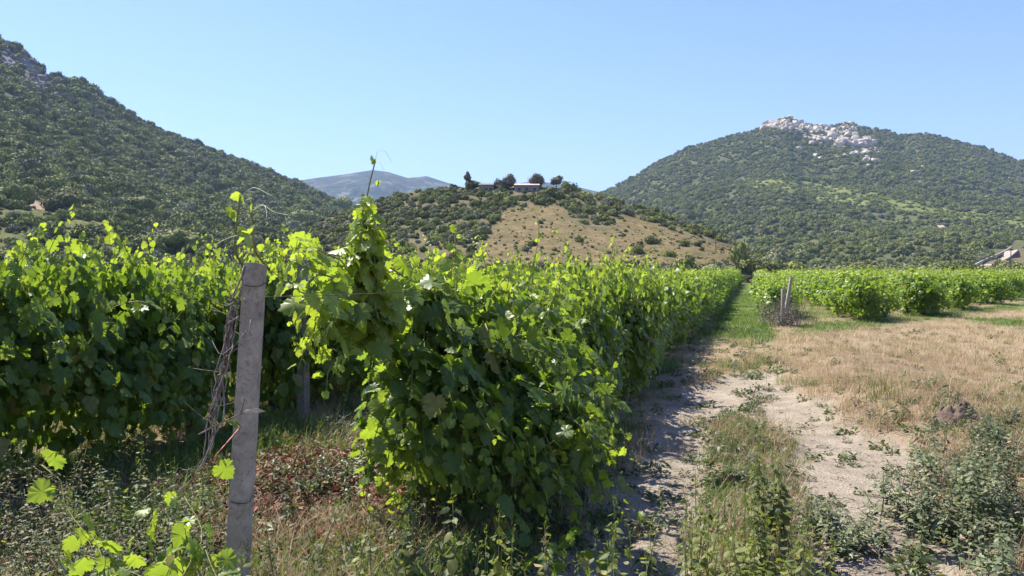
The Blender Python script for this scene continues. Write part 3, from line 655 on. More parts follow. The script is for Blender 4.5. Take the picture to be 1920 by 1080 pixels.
def loose(name, label, paths, size, yb, seed, cat='vine shoot', T=T_GRAPE, m=M_VINE, redm=None, step=.06):
    b = np.array(paths[0][0]); L, C = MB(), MB(); rs = RS(seed)
    for p in paths: dress(L, C, spline(p, 14)-b, rs, T, size=size, yb=yb, step=step, tipyng=.3, endsize=.6, r0=.0028)
    r = empty(name, tuple(b)); tag(r, label, cat); L.build('foliage', m, r); C.build('stem', redm or M_CANE, r); return r
loose('vine_shoot', 'backlit vine shoots with large yellow green leaves at the bottom left of the post', [[P(345, 1075, 1.9), P(330, 1010, 2.0), P(300, 960, 2.05), P(270, 990, 2.05)], [P(330, 1080, 1.9), P(280, 1040, 2.0), P(250, 1010, 2.0)], [P(350, 1070, 1.9), P(380, 1000, 2.0), P(345, 930, 2.1)], [P(300, 1100, 1.8), P(240, 1070, 1.9), P(150, 1040, 1.95), P(130, 1070, 1.9)], [P(380, 1090, 1.85), P(370, 1060, 1.9), P(395, 1040, 1.95)], [P(300, 1110, 1.75), P(270, 1090, 1.8), P(310, 1060, 1.8)], [P(200, 1110, 1.8), P(190, 1040, 1.9), P(170, 1000, 1.95)], [P(330, 1100, 1.8), P(360, 1040, 1.9), P(330, 980, 2.0)], [P(420, 1110, 1.8), P(400, 1070, 1.85), P(385, 1030, 1.9)]], .062, .4, 91, step=.034)
loose('vine_shoot', 'slender trailing vine shoot curving down at the far left foreground above dark weeds', [[P(78, 872, 2.3), P(112, 895, 2.3), P(122, 950, 2.25), P(160, 1000, 2.15), P(180, 1050, 2.05)]], .065, .35, 92)
loose('vine_shoot', 'short red stemmed vine shoot hanging just left of the post with a few lit leaves', [[P(452, 800, 2.42), P(415, 830, 2.4), P(385, 880, 2.35), P(330, 935, 2.3)]], .065, .35, 93, redm=simple('red_cane', (.25, .07, .04), (.35, .12, .07), 10, .5), step=.08)
loose('vine_shoot', 'low green vine shoot creeping over the track edge below the sprawling vine', [[P(1010, 1060, 3.6), P(1080, 1000, 3.9), P(1150, 985, 4.0), P(1190, 960, 4.1)], [P(1020, 1060, 3.6), P(1100, 1050, 3.8), P(1170, 1030, 3.9)]], .08, .1, 94)

# ------------------------------------------------------------------ trees, bushes, far structures
def seat(px, py, Y, hill):
    """ground point of a hill below a surveyed spot"""
    u = px; t = np.linspace(0, 1.2, 300); p = hill.pos(np.full(300, float(u)), t); i = np.argmin(abs(p[:, 1]-Y)); return p[i]
def hill_at(px, py, hill):
    t = np.linspace(0, 1.0, 600); p = hill.pos(np.full(600, float(px)), t); v = pix(p)[1]; i = np.argmin(abs(v-py)); return p[i]
def tree(name, loc, rx, h, m, label, cat, seed, trunk=.3, n=1300, group=None, leaf=.09, lean=(0, 0), flat=1., lobes=10):
    rs = RS(seed); root = empty(name, tuple(loc)); tag(root, label, cat, group)
    me = shrub_mesh('crown', seed, m, n=n, leaf=leaf, lobes=lobes, flat=flat); o = link_obj('crown', me, root)
    ch = h*(1-trunk); o.scale = (rx, rx, ch/1.15); o.location = (lean[0], lean[1], h*trunk)
    K = MB(); tr = [(0, 0, -.4), (lean[0]*.3, lean[1]*.3, h*trunk*.6), (lean[0], lean[1], h*trunk+ch*.4)]; r = .045*h
    tube(K, spline(tr, 8), np.linspace(r, r*.4, 8), 7)
    for q in range(4):
        a = q*1.6+rs.rand(); tube(K, spline([(lean[0]*.6, lean[1]*.6, h*trunk*.8), (lean[0]+math.cos(a)*rx*.25, lean[1]+math.sin(a)*rx*.25, h*trunk+ch*.3), (lean[0]+math.cos(a)*rx*.5, lean[1]+math.sin(a)*rx*.5, h*trunk+ch*.55)], 6), np.linspace(r*.5, r*.15, 6), 5)
    K.build('trunk', M_TRUNK, root); return root
mpx = 198/F
def crest(px, py_top, py_bot, wpx, m, label, seed, name='tree', cat='tree', Y=197, **kw):
    s = Y/F; p = seat(px, 0, Y, KN); b = P(px, py_bot, Y); z = min(b[2], p[2]+.4) if kw.pop('sit', True) else b[2]
    h = P(px, py_top, Y)[2]-z; return tree(name, (b[0], Y, z), wpx*s*.63, h*1.04, m, label, cat, seed, **kw)
crest(952, 328, 352, 26, M_CREST, 'round grey brown tree on the knoll crest left of the pale roof', 701, trunk=.1, group='trees on the knoll crest')
crest(934, 335, 362, 34, M_CREST, 'broad dark tree on the knoll crest just left of the round grey brown tree', 702, trunk=.05, group='trees on the knoll crest')
crest(1010, 327, 352, 28, M_CREST, 'wind leaning grey tree at the right end of the pale roof', 703, trunk=.2, group='trees on the knoll crest', lean=(-.4, 0))
crest(1043, 329, 352, 26, M_CREST, 'ragged thin grey tree between the leaning tree and the dark domed one', 704, trunk=.3, n=600, group='trees on the knoll crest')
crest(1065, 340, 368, 34, M_SHRUB, 'dark domed tree at the right end of the knoll crest', 705, trunk=.04, group='trees on the knoll crest', Y=192)
crest(1040, 350, 376, 40, M_SHRUB, 'dark low tree on the slope below the ragged thin grey tree', 706, trunk=.03, group='trees on the knoll crest', Y=186)
crest(1095, 357, 376, 34, M_SHRUBL, 'light green low tree stepping down to the right of the knoll crest', 707, trunk=.03, group='trees on the knoll crest', Y=190)
crest(946, 358, 390, 44, M_SHRUB, 'dark bushy tree at the top left corner of the brown field', 708, trunk=.03, group='trees on the knoll crest', Y=180)
crest(874, 323, 348, 15, M_CREST, 'small lone tree with a bare thin stem on the knoll skyline', 709, trunk=.5, n=260, group='trees on the knoll crest')
crest(884, 339, 352, 30, M_SHRUB, 'flat dark hedge like bush under the small lone tree on the skyline', 710, name='bush', cat='bush', trunk=.03)
for i, (px, py, wd, hh, m, lab) in enumerate([
        (130, 398, 90, 48, M_SHRUB, 'large dark bush beside the earth path on the left hillside'), (35, 382, 60, 44, M_SHRUB, 'dark bush at the left edge above the pale meadow'),
        (330, 470, 110, 48, M_SHRUB, 'wide dark green bush at the foot of the left hill above the vines'), (560, 425, 90, 36, M_SHRUB, 'dark bush in the dip between left hill and knoll'),
        (245, 400, 110, 40, M_SHRUB, 'dark bush mass right of the earth path on the left hillside'), (640, 395, 60, 30, M_SHRUB, 'dark tree on the low saddle before the distant blue mountain')]):
    p = hill_at(px, py, LH); s = p[1]/F
    tree('bush', tuple(p), wd*s*.5, hh*s, m, lab, 'bush', 720+i, trunk=.02, n=1600, flat=.8, leaf=.07)
rs = RS(3)
for i, (px, top_, wd, Y, m, lab) in enumerate([
        (1285, 476, 40, 104, M_SHRUB, 'dark bush at the right foot of the brown knoll field'), (1350, 482, 70, 106, M_SHRUBG, 'olive bush beyond the main vine row at the knoll foot'),
        (1420, 472, 62, 106, M_SHRUB, 'tall round dark bush at the far end of the grassy lane'), (1488, 478, 56, 108, M_SHRUBL, 'smooth green bush just right of the lane end bush'),
        (1545, 482, 60, 110, M_SHRUBG, 'grey green bush third to the right of the lane end'), (1386, 440, 30, 130, M_SHRUB, 'small dark bush at the corner of the brown field above the lane'),
        (1620, 492, 70, 115, M_SHRUB, 'low wide bush behind the first rows of the right vine block'), (1700, 490, 70, 118, M_SHRUBG, 'pale bush behind the middle of the right vine block'),
        (1790, 488, 50, 120, M_SHRUB, 'bush beside the foot of the pale road'), (1230, 482, 60, 103, M_SHRUBG, 'grey bush left of the dark one along the knoll foot'), (1452, 455, 40, 125, M_SHRUBG, 'grey bush behind the lane end bush')]):
    b = P(px, 520, Y); t_ = P(px, top_, Y); z = 0; h = t_[2]-z
    tree('bush', (b[0], Y, z), wd*Y/F*.85, h*.92, m, lab, 'bush', 740+i, trunk=.02, n=1800, flat=.9, leaf=.08, group='bushes along the vineyard edge')
# farmhouse and low store on the knoll
def shed(px0, px1, py_top, Y, roofc, wallc, label, d=5.):
    a, b = P(px0, py_top, Y), P(px1, py_top, Y); cx = (a[0]+b[0])/2; w_ = b[0]-a[0]; g = seat((px0+px1)/2, 0, Y, KN)[2]-.3
    root = empty('farmhouse', (cx, Y, g)); tag(root, label, 'house'); h = a[2]-g
    m = MB(); box(m, (0, d/2, h*.36), (w_*.94, d, h*.72)); m.build('wall', wallc, root, smooth_=False)
    m = MB(); y0, z0, z1 = -.5, h*.74, h
    v = np.array([[-w_/2, y0, z0], [w_/2, y0, z0], [w_/2, d/2, z1], [-w_/2, d/2, z1], [-w_/2, d+.5, z0], [w_/2, d+.5, z0]]); v2 = v-np.array([0, 0, .15])
    m.add(np.vstack([v, v2]), [np.array([[0, 1, 2, 3], [3, 2, 5, 4], [7, 6, 9, 8], [8, 9, 10, 11], [6, 7, 1, 0], [10, 4, 5, 11][:4]])]); m.build('roof', roofc, root, smooth_=False)
    m = MB(); 
    for q in (-.3, 0., .3): box(m, (w_*q, -.01, h*.34), (.7, .06, .6))
    m.build('window', M_BARK, root, smooth_=False); return root
M_ROOF = simple('pale_roof', (.40, .31, .26), (.55, .45, .39), 3, .8); M_ROOF2 = simple('grey_roof', (.16, .15, .14), (.24, .22, .2), 3, .8); M_WALL = simple('shed_wall', (.2, .18, .15), (.32, .28, .24), 2, .9)
shed(964, 1012, 342, 193, M_ROOF, M_WALL, 'low farmhouse with a pale pinkish roof on the knoll crest between the trees')
shed(897, 926, 341, 194, M_ROOF2, M_WALL, 'low dark roofed store on the knoll crest left of the trees')
# granite outcrops
def boulder_mesh(seed):
    rs = RS(seed); nu, nv = 14, 9; T, Q = np.meshgrid(np.arange(nu)*2*math.pi/nu, np.linspace(-1.5, 1.5, nv)); v = np.stack([np.cos(T)*np.cos(Q), np.sin(T)*np.cos(Q), np.sin(Q)*.75], -1)
    for _ in range(9):
        d = nrm(rs.randn(3)); c = .55+.3*rs.rand(); dd = v@d; v = v-np.maximum(dd-c, 0)[..., None]*d
    mb = MB(); i = np.arange(nv-1)[:, None]*nu; j = np.arange(nu)[None]; mb.add((v*(1+.04*rs.randn(nv, nu, 1))).reshape(-1, 3), [np.stack([i+j, i+(j+1) % nu, i+nu+(j+1) % nu, i+nu+j], -1).reshape(-1, 4)])
    return mb.mesh('boulder', M_GRAN, False)
BO = [boulder_mesh(800+i) for i in range(6)]
rs = RS(9); p = RM.pos(1380+330*rs.rand(9000), .55+.47*rs.rand(9000)); u, v = jig(p, 30, 14); k = (inpoly(u, v, ROCK) & (fbm(p[:, 0]/14, p[:, 1]/14, 95) > .40)) | (inpoly(u, v, ROCK2) & (fbm(p[:, 0]/14, p[:, 1]/14, 96) > .64)); p = p[k][:460]
q = RM.pos(1500+320*rs.rand(2600), .35+.55*rs.rand(2600)); u, v = pix(q)
k2 = (fbm(q[:, 0]/22, q[:, 1]/22, 90) > .60) & (v < 345); q = q[k2][:26]
p = np.vstack([p, q]); m = len(p); sc = 1.5+4.2*rs.rand(m)**2.5; sc[-26:] *= .5; p[:, 2] += sc*.25
lp = LH.pos(130*rs.rand(900), .6+.4*rs.rand(900)); lp = lp[lrock(lp) > .5][:70]; ls = .9+2.6*rs.rand(len(lp))**2; BO2 = [boulder_mesh(830+i) for i in range(4)]; M_G2 = simple('grey_rock', (.10, .095, .09), (.24, .22, .21), .6, .9, .8, 1.2)
for c_ in BO2: c_.materials.clear(); c_.materials.append(M_G2)
scatter('grey_rocks', lp, ls, rs.rand(len(lp), 3)*[1, 1, 6], rs.randint(0, 4, len(lp)), BO2, 'grey rocks showing through the scrub near the top of the left hill', 'rocks')
scatter('granite_boulders', p, sc, rs.rand(m, 3)*[1, 1, 6], rs.randint(0, 6, m), BO, 'pale granite boulders of the rocky outcrop on the right mountain top', 'rocks')
# pale road climbing the bank on the right, with its retaining wall
def strip(name, pixs, width, m, kind, lift=.15, hill=RM, label=None, cat=None, wall=0):
    c = [hill_at(a, b, hill) for a, b in pixs]; c = spline(c, 30); t = nrm(np.gradient(c, axis=0)); s = np.cross(t, [0, 0, 1]); s = nrm(s)
    mb = MB()
    if wall: V = np.stack([c, c+[0, 0, wall], c+s*.5+[0, 0, wall], c+s*.5], 1)
    else: V = np.stack([c-s*width/2+[0, 0, lift], c+s*width/2+[0, 0, lift], c+s*width/2-[0, 0, .5], c-s*width/2-[0, 0, .5]], 1)
    i = np.arange(29)[:, None]*4; j = np.arange(4)[None]; mb.add(V.reshape(-1, 3), [np.stack([i+j, i+(j+1) % 4, i+4+(j+1) % 4, i+4+j], -1).reshape(-1, 4)])
    return tag(mb.build(name, m, smooth_=False), label, cat, kind=kind)
M_ROAD = simple('pale_dirt_road', (.30, .24, .19), (.44, .37, .31), .4, .95, coord='Generated')
strip('road', [(1828, 506), (1850, 496), (1880, 483), (1897, 470), (1905, 466)], 4.0, M_ROAD, 'structure', .12)
strip('path', [(1757, 424), (1763, 428), (1769, 433)], 3.5, M_ROAD, 'structure', 1.6)
strip('retaining_wall', [(1826, 500), (1846, 490), (1876, 477), (1894, 466)], 1, M_CONC, None, label='long grey retaining wall above the pale road on the right slope', cat='wall', wall=.9)
def pole(px, py0, py1, Y, label, r=.14):
    b, t_ = P(px, py0, Y), P(px, py1, Y); mb = MB(); b0 = b.copy()
    tube(mb, np.array([[0, 0, -1.5], [0, 0, t_[2]-b[2]]]), [r, r*.7], 7); root = empty('utility_pole', tuple(b0)); tag(root, label, 'utility pole', 'wooden utility poles'); mb.build('shaft', M_TRUNK, root, smooth_=False)
    mb = MB(); box(mb, (0, 0, t_[2]-b[2]-.5), (1.2, .1, .1)); mb.build('crossarm', M_TRUNK, root, smooth_=False)
pole(1895, 506, 466, 205, 'tall wooden pole beside the pale road at the right edge'); pole(1892, 506, 485, 203, 'shorter pole just left of the tall roadside pole', .1)
p = hill_at(1883, 462, RM); pole(1883, 462, 440, p[1], 'pole standing in scrub above the bend of the pale road')
p = hill_at(1853, 452, RM); pole(1851, 446, 431, p[1], 'small pale pole in the scrub left of the road bend')
p = hill_at(1342, 465, KN); pole(1342, 466, 450, p[1], 'small pole on the brown field above the lane', .09)

# ------------------------------------------------------------------ weeds, shrubs and grass
M_BROWNW = leaf_mat('brown_weed_leaf', (.07, .06, .03), (.17, .15, .085), (.25, .22, .1), (.10, .10, .03), (.3, .3, .06), .2, .6, .2)
def weed(loc, h, seed, label, cat='weed', name='weed', stems=3, T=T_OVAL, size=.07, m=M_WEED, group=None, droop=.6, yb=.15, spread=.1, step=.035, spike=True, lean=.15, branch=0):
    rs = RS(seed); L, C, S = MB(), MB(), MB()
    for s in range(stems):
        b = np.array([rs.randn()*spread, rs.randn()*spread, -.02]); H = h*(.6+.45*rs.rand()) if s else h
        e = b+np.array([rs.randn()*lean*H, rs.randn()*lean*H, H]); pts = spline([b, (b+e)/2+rs.randn(3)*.03*H, e], 12); paths = [(pts, 1.)]
        for q in range(branch):
            i = rs.randint(2, 9); a = rs.rand()*6.28; l = H*(.2+.25*rs.rand()); p0 = pts[i]; paths.append((spline([p0, p0+[math.cos(a)*l*.5, math.sin(a)*l*.5, l*.35], p0+[math.cos(a)*l*.8, math.sin(a)*l*.8, l*.9]], 8), .75))
        for pts_, ss in paths:
            seg = np.linalg.norm(np.diff(pts_, axis=0), axis=1).sum(); n = max(4, int(seg/step)); fr = np.linspace(.12, 1, n)
            p = np.stack([np.interp(fr, np.linspace(0, 1, len(pts_)), pts_[:, k]) for k in range(3)], 1); a = np.arange(n)*2.4+rs.rand()*6
            out = np.stack([np.cos(a), np.sin(a), .2-droop*1.6*rs.rand(n)], 1); nor = np.stack([np.cos(a)*droop, np.sin(a)*droop, np.ones(n)], 1)+rs.randn(n, 3)*.25
            leaves(L, T, p+out*.01, out, nor, size*ss*(1-.65*fr**2)*(.7+.6*rs.rand(n)), rs.rand(n), np.clip(yb+.4*rs.randn(n)*.5+(.3 if yb > .3 else 0)*(fr < .4), 0, 1), rs, .15, .35)
            tube(C, pts_, np.linspace(.0035, .0012, len(pts_))*ss, 4)
            if spike: n2 = 14; pp = pts_[-1]+np.column_stack([rs.randn(n2)*.006, rs.randn(n2)*.006, rs.rand(n2)*.07-.02]); leaves(L, T_LANCE, pp, rs.randn(n2, 3)*.4+[0, 0, .8], rs.randn(n2, 3), np.full(n2, .018), rs.rand(n2), np.full(n2, .3), rs)
    root = empty(name, tuple(loc)); tag(root, label, cat, group); L.build('leaves', m, root); C.build('stem', M_STEMW, root); return root
def gp(px, Y): x = (px-CX)/F*Y; return (x, Y, float(ground_h(x, Y)))
def wz(px, pytop, Y): b = gp(px, Y); return b, P(px, pytop, Y)[2]-b[2]
W_ = [  # px, top, Y, kind
 (822, 925, 2.9, 'tall upright weed with drooping yellow edged leaves below the sprawling vine', dict(size=.11, droop=1., yb=.35, stems=2, spread=.04, lean=.04, step=.02)),
 (775, 955, 2.8, 'shaded drooping leaf weed just left of the tall upright one', dict(size=.10, droop=1., yb=.05, stems=2, spread=.05, lean=.05, step=.022)),
 (935, 970, 2.8, 'wilted weed with curled yellowing leaves in the bottom centre', dict(size=.08, droop=1.1, yb=.6, stems=2, spread=.03, lean=.06, m=None, step=.018)),
 (972, 1020, 2.7, 'low bent weed with dangling brown leaves right of the wilted one', dict(size=.07, droop=1.1, yb=.3, stems=2, m='dry')),
 (1125, 930, 3.3, 'slender weed with paired dark leaves at the shaded edge of the track', dict(size=.07, droop=.9, yb=.1, stems=2, spread=.04, lean=.05, step=.02)),
 (1140, 990, 3.1, 'pale yellow flowering weed clump at the foot of the slender weed', dict(size=.05, yb=.7, stems=6, spread=.12)),
 (1060, 1020, 2.8, 'bright leafy sprig in the bottom centre beside the bent weed', dict(size=.07, yb=.5, stems=2)),
 (1442, 840, 4.3, 'tall bright green weed spire in the middle of the track', dict(size=.075, droop=.5, yb=.45, stems=9, spread=.07, lean=.05, step=.014)),
 (1370, 905, 4.1, 'leafy green weed left of the tall weed spire', dict(size=.055, yb=.35, stems=6, spread=.1, lean=.1)),
 (1320, 870, 4.6, 'thin upright weed at the edge of the vine shadow', dict(size=.05, yb=.25, stems=3, spread=.05, lean=.06)),
 (1400, 940, 3.7, 'dense green weed in front of the tall spire', dict(size=.07, yb=.45, stems=12, spread=.14, step=.022)),
 (1470, 950, 3.6, 'dense yellowish weed right in front of the tall spire', dict(size=.07, yb=.6, stems=12, spread=.13, step=.022)),
 (1360, 1000, 3.3, 'bushy weed at the bottom edge left of the track', dict(size=.07, yb=.45, stems=12, spread=.14, step=.022)),
 (1440, 1010, 3.2, 'bushy weed at the bottom edge in the middle of the track', dict(size=.07, yb=.55, stems=12, spread=.15, step=.022)),
 (1255, 1000, 3.4, 'small dark weed at the bottom of the shaded wheel track', dict(size=.05, yb=.1, stems=4, spread=.08)),
 (40, 980, 2.5, 'shaded leafy weed in the bottom left corner', dict(size=.06, yb=.05, stems=6, spread=.12)),
 (90, 1010, 2.3, 'pale leafed weed near the bottom left corner', dict(size=.06, yb=.1, stems=5, spread=.12)),
 (540, 1030, 2.5, 'fresh green seedling just right of the post foot', dict(size=.07, yb=.6, stems=3, spread=.05)),
 (205, 850, 4.2, 'lit leafy weed under the left hedge row', dict(size=.06, yb=.5, stems=6, spread=.2)),
 (690, 780, 6.5, 'yellow green leafy weed between the two vine rows', dict(size=.07, yb=.7, stems=8, spread=.35)),
 (1490, 845, 6.8, 'small weed by the edge of the bare track', dict(size=.04, yb=.2, stems=3, spread=.06)),
 (1755, 755, 7.6, 'small upright weed standing in the dry grass of the field', dict(size=.05, yb=.1, stems=2, spread=.03)),
 (1660, 770, 7.4, 'tiny weed in dry grass left of the upright one', dict(size=.04, yb=.2, stems=2, spread=.03)),
]
where = 'left of the post foot|right of the post foot|below the red dried weeds|under the left edge of the sprawling vine|left of the drooping leaf weed|between the two drooping leaf weeds|right of the wilted weed|at the tip of the creeping vine shoot|left of the tall weed spire|right of the tall weed spire|beside the low dark bushy weed|in the shade of the end vine'.split('|')
for q, (px, tp) in enumerate([(385, 1010), (585, 1000), (640, 985), (700, 1000), (745, 985), (870, 1000), (1005, 1000), (1200, 1010), (1300, 985), (1500, 985), (1530, 1010), (905, 1010)]):
    W_.append((px, tp, 2.5 if px < 800 else 2.9, 'bright yellow green weed at the bottom edge, '+where[q], dict(size=.06, yb=.6, stems=5, spread=.09, droop=.6, lean=.12, step=.022)))
for i, (px, tp, Y, lab, kw) in enumerate(W_):
    b, h = wz(px, tp, Y); m = kw.pop('m', 0); m = {0: M_WEED, None: M_WEED, 'dry': M_DRY}[m]; weed(b, max(h, .12), 900+i, lab, m=m, **kw)
for i, (px, tp, Y, lab) in enumerate([(30, 830, 4.4, 'brownish bushy weed at the left edge under the hedge row'), (110, 870, 4.0, 'dark bushy weed in front of the vine trunk on the left'), (230, 880, 4.1, 'dark bushy weed in the shade left of the dead cane bundle'), (330, 900, 3.6, 'shaded bushy weed at the foot of the dead cane bundle'), (190, 960, 3.1, 'dark low weed behind the slender trailing vine shoot'), (60, 930, 3.2, 'dark leafy weed at the left edge in deep shade'), (560, 850, 5.3, 'green bushy weed behind the red dried weeds'), (630, 830, 5.8, 'grey green bushy weed at the foot of the sprawling vine'), (900, 890, 4.5, 'wispy green weed under the overhanging sprawling vine')]):
    b, h = wz(px, tp, Y); weed(b, max(h, .2), 1500+i, lab, cat='bushy weed', name='bushy_weed', m=M_BROWNW if i in (0, 1, 5) else (M_GREYW if i == 7 else M_WEED), T=T_LANCE if i in (0, 1, 3, 5, 8) else T_OVAL, size=.05, step=.016, yb=.02, branch=3, droop=.4, spike=False, stems=16, spread=.26, lean=.25)
GW = [(1560, 935, 4.6, 'dark green bushy weed lying low across the track right of the tall spire', dict(stems=20, spread=.17, lean=.45)), (1600, 965, 4.5, 'right hand tip of the low dark bushy weed on the track', dict(stems=9, spread=.12, lean=.6)),
 (1775, 830, 5.6, 'tall grey green shrubby weed left of the right edge thicket', dict(stems=12, spread=.16)), (1830, 845, 5.0, 'dense grey green shrubby weed in the middle of the right thicket', dict(stems=14, spread=.18)),
 (1900, 860, 4.8, 'grey green shrubby weed at the right edge, front of the thicket', dict(stems=14, spread=.18)), (1815, 900, 4.6, 'grey green shrubby weed low in front of the right thicket', dict(stems=14, spread=.18)),
 (1885, 940, 4.2, 'grey green shrubby weed at the lower right edge', dict(stems=14, spread=.2)), (1895, 755, 6.8, 'grey green shrubby weed at the right edge behind the earth mound', dict(stems=16, spread=.28)),
 (1850, 790, 6.2, 'grey green shrubby weed just right of the earth mound', dict(stems=12, spread=.18)), (1710, 880, 4.9, 'sparse grey green weed at the left fringe of the right thicket', dict(stems=7, spread=.14)), (1930, 800, 5.6, 'grey green weed just entering the right edge', dict(stems=14, spread=.2)), (1910, 1010, 3.4, 'leafy grey green weed in the very bottom right corner', dict(stems=6, spread=.14))]
for i, (px, tp, Y, lab, kw) in enumerate(GW):
    b, h = wz(px, tp, Y); kw['stems'] = int(kw['stems']*1.1); weed(b, max(h*1.12, .2), 950+i, lab, cat='shrubby weed', name='grey_weed', m=M_GREYW, size=.056, step=.0125, yb=.08, branch=3, droop=.3, spike=False, **kw)
b = G(1467, 612); weed(b, .74, 990, 'grey purple dry bush around the two posts at the end of the right vineyard', cat='dry bush', name='dry_bush', m=leaf_mat('dry_bush_leaf', (.07, .06, .055), (.21, .18, .17), (.3, .25, .22), (.1, .08, .06), (.2, .15, .1), .15, .7), stems=80, spread=.34, lean=.35, size=.07, step=.03, T=T_LANCE, branch=2)
# earth mound
mb = MB(); nu, nv = 96, 40; T, Q = np.meshgrid(np.arange(nu)*2*math.pi/nu, np.linspace(0, 1, nv)); x = np.cos(T)*Q*.28; y = np.sin(T)*Q*.22
z = .13*(1-Q**3)*(1+.3*np.sin(T*2))+(fbm(x*9+5, y*9+5, 33)-.47)*.26*(1-Q**4)+(vnoise(x*22+5, y*22+5, 34)-.5)*.07*(1-Q**4)-.03
i = np.arange(nv-1)[:, None]*nu; j = np.arange(nu)[None]; mb.add(np.stack([x, y, z], -1).reshape(-1, 3), [np.stack([i+j, i+nu+j, i+nu+(j+1) % nu, i+(j+1) % nu], -1).reshape(-1, 4)])
o = mb.build('earth_mound', simple('clodded_earth', (.06, .042, .03), (.2, .15, .11), 9, .95, 1., 40)); o.location = gp(1800, 7.3); tag(o, 'heap of dark cracked earth at the edge of the dry field on the right', 'earth mound')

GT = [tuft_mesh('grass_tuft', 1000+i, M_GREEN, n=34, h=.16, spread=.06, w=.0028, lean=.8, seg=4) for i in range(3)]
DT = [tuft_mesh('dry_tuft', 1010+i, M_DRY, n=36, h=.2, spread=.07, w=.0020, lean=.7, seg=4) for i in range(3)]
GF = [tuft_mesh('grass_tuft', 1020+i, M_GREEN, n=40, h=.13, spread=.16, w=.007, lean=.7, seg=2) for i in range(2)]
CLOD = [boulder_mesh(860+i) for i in range(3)]
M_CLOD = simple('soil_clod', (.16, .13, .10), (.36, .30, .24), 3, .95)
for c_ in CLOD: c_.materials.clear(); c_.materials.append(M_CLOD)
DF = [tuft_mesh('dry_tuft', 1030+i, M_DRY, n=40, h=.20, spread=.18, w=.005, lean=.9, seg=2) for i in range(2)]
def small_weed(seed, m, T=T_OVAL, n=40, size=.035, h=.09, r=.07):
    rs = RS(seed); mb = MB(); a = rs.rand(n)*6.28; q = r*np.sqrt(rs.rand(n)); z = h*rs.rand(n)*(1-.5*q/r)
    p = np.column_stack([np.cos(a)*q, np.sin(a)*q, z]); leaves(mb, T, p, np.column_stack([np.cos(a), np.sin(a), .5*rs.randn(n)]), rs.randn(n, 3)*.45+[0, 0, 1], size*(.6+.8*rs.rand(n)), rs.rand(n), np.clip(rs.randn(n)*.25, 0, 1), rs, .15, .3)
    for i in range(0, n, 3): tube(mb, [[0, 0, 0], p[i]], [.0012, .0008], 3, rnd=.5)
    return mb.mesh('weed_sprig', m)
SW = [small_weed(1040+i, M_WEED) for i in range(3)]+[small_weed(1050+i, M_GREYW, T_LANCE, 46, .05, .13, .07) for i in range(2)]
RW = [small_weed(1060, M_RED, T_LANCE, 90, .035, .06, .12), small_weed(1061, M_RED, T_LANCE, 90, .028, .05, .12)]
def spread_pts(n, seed, y0=1.3, y1=12., u0=-250, u1=2170):
    rs = RS(seed); Y = y0*(y1/y0)**(rs.rand(n)**.75); u = u0+(u1-u0)*rs.rand(n); x = (u-CX)/F*Y; return x, Y, rs
def put(name, n, seed, y0, y1, dens, protos, smin, smax, label, cat):
    x, y, rs = spread_pts(n, seed, y0, y1); s, g, _ = zones(x, y); r = row0(x, y); k = rs.rand(n) < dens(x, y, s, g, r)
    x, y = x[k], y[k]; m = len(x); p = np.stack([x, y, ground_h(x, y)], 1); sc = (smin+(smax-smin)*rs.rand(m)**1.5)*(.6+.8*fbm(x*.8, y*.8, 66))
    return scatter(name, p, sc, rot3(rs, m, .12), rs.randint(0, len(protos), m), protos, label, cat)
cl = lambda a: np.clip(a, 0, 1)
soil = lambda x, y: cl(1-smooth(.5, .62, fbm(x*1.3, y*1.3, 44))*.9)
shade = lambda r: np.exp(-((r+1.2)/.75)**2)
sparse = lambda x, y, s: cl((1-s)*soil(x, y)+.0)
redz = lambda x, y: np.exp(-((x+1.7)/.75)**2-((y-5.4)/1.3)**2)
put('green_grass', 22000, 1, 1.3, 14, lambda x, y, s, g, r: (1-redz(x, y))*sparse(x, y, s)*cl(g*1.05+.03), GT, .5, 1.5, 'short green grass growing between the vine rows', 'grass')
put('dry_grass', 19000, 2, 1.6, 14, lambda x, y, s, g, r: cl((1-s)**2*soil(x, y)*(1-g)*(1-shade(r)*.7)+.015-.8*redz(x, y)+.25*(r < -2.)*(fbm(x*1.1, y*1.1, 88) > .5)), DT, .4, 1.1, 'dry straw coloured grass beside the dirt track and over the field', 'grass')
put('lane_grass', 16000, 3, 13, 75, lambda x, y, s, g, r: (1-s)*g*cl(.9), GF, .5, 1.2, 'bright green grass of the lane and vineyard edge', 'grass')
put('field_grass', 16000, 4, 13, 75, lambda x, y, s, g, r: (1-s)*(1-g), DF, .3, .85, 'dry pale grass of the open field on the right', 'grass')
put('low_weeds', 16000, 5, 1.3, 22, lambda x, y, s, g, r: cl(np.where(r < -1.1, .42, .10+.6*smooth(.5, .62, fbm(x*.9, y*.9, 48))*(1-s)*(y < 9)+.55*np.exp(-((r+.1)/.55)**2)*(y > 5)*(1-s*.6))), SW, .45, 1.3, 'low leafy weeds covering the ground under the vines and along the track', 'weeds')
put('soil_clods', 5200, 12, 1.6, 13, lambda x, y, s, g, r: cl(.25+s)*(fbm(x*2, y*2, 99) > .45), CLOD, .004, .022, 'small clods and pebbles strewn over the bare track', 'clods')
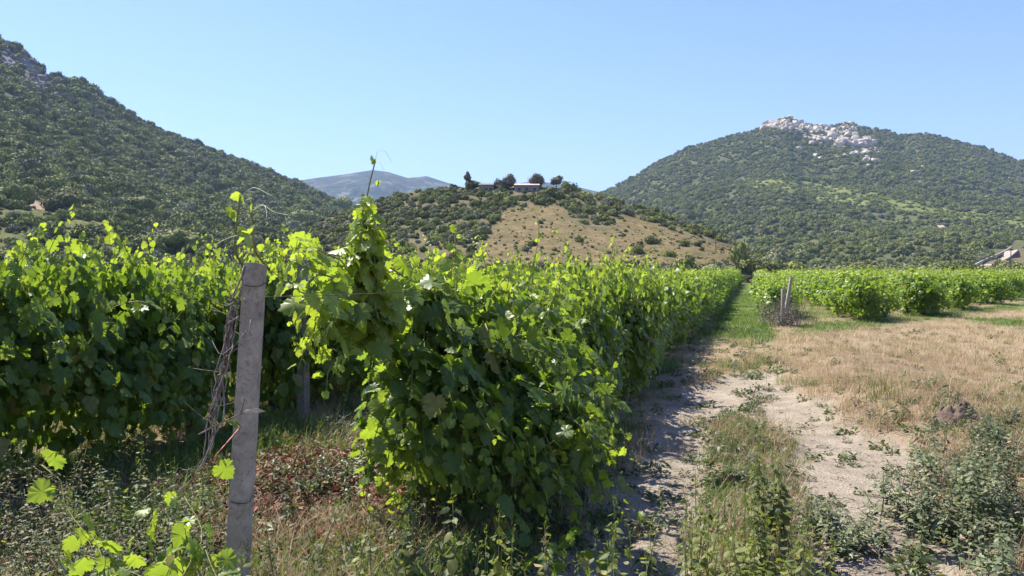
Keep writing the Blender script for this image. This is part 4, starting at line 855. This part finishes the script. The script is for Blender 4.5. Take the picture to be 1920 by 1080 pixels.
# red knotweed patch, tall dry grass clump between the rows, debris
rs = RS(50)
def blob(px, py, rx, ry, n):
    c = G(px, py); return c[0]+rs.randn(n)*rx, c[1]+rs.randn(n)*ry
def put2(name, x, y, protos, s0, s1, label, cat):
    m = len(x); p = np.stack([x, y, ground_h(x, y)], 1); return scatter(name, p, s0+(s1-s0)*rs.rand(m), rot3(rs, m, .15), rs.randint(0, len(protos), m), protos, label, cat)
x1, y1 = blob(590, 890, .5, .6, 380); x2, y2 = blob(560, 980, .4, .4, 160); x3, y3 = blob(1290, 905, .12, .3, 20); x4, y4 = blob(430, 1000, .2, .2, 40)
put2('red_weeds', np.concatenate([x1, x2, x4]), np.concatenate([y1, y2, y4]), RW, .9, 1.9, 'reddish dried creeping weeds on the ground right of the concrete post', 'weeds')
x1, y1 = blob(555, 715, .7, 1.1, 240)
TT = [tuft_mesh('tall_grass', 1070+i, M_DRY if i else M_GREEN, n=50, h=.5, spread=.16, w=.004, lean=.45, seg=4) for i in range(3)]
put2('tall_grass', x1, y1, TT, .6, 1.2, 'tall seeding grass standing between the two vine rows behind the post', 'grass')
n = 2600; x, y, rs2 = spread_pts(n, 8, 2., 12); r = row0(x, y); k = (r > -3.2) & (r < 2.4); rs = RS(51)
ST = []
for i in range(3):
    mb = MB(); q = RS(1080+i)
    for _ in range(5): a = q.randn(3)*[.06, .06, .004]+[0, 0, .008]; b_ = a+q.randn(3)*[.07, .07, .006]; tube(mb, spline([a, (a+b_)/2+q.randn(3)*.01, b_], 5), .0016, 4)
    ST.append(mb.mesh('straw', M_DRYC))
put2('straw_litter', x[k], y[k], ST, .6, 1.5, 'fallen dry stalks and twigs lying on the bare track', 'litter')
p = KN.pos(880+560*rs.rand(3000), rs.rand(3000)*.9); u, v = jig(p, 10, 6); p = p[inpoly(u, v, FIELD1)][:700]; m = len(p)
scatter('field_tufts', p, .12+.3*rs.rand(m)**2, rot3(rs, m), 5+rs.randint(0, 6, m), SH, 'small tufts dotted over the brown field of the knoll', 'scrub')

# ------------------------------------------------------------------ air
m, n, out = mat('air'); v = nd(n, 'ShaderNodeVolumePrincipled'); v.inputs['Color'].default_value = (.50, .70, 1, 1); v.inputs['Density'].default_value = .00015; v.inputs['Anisotropy'].default_value = .1
n.links.new(v.outputs[0], out.inputs['Volume'])
mb = MB(); box(mb, (0, 3000, 334), (13000, 7000, 670)); o = mb.build('haze', m, smooth_=False); tag(o, 'thin blue summer haze over the valley', 'haze', kind='stuff')
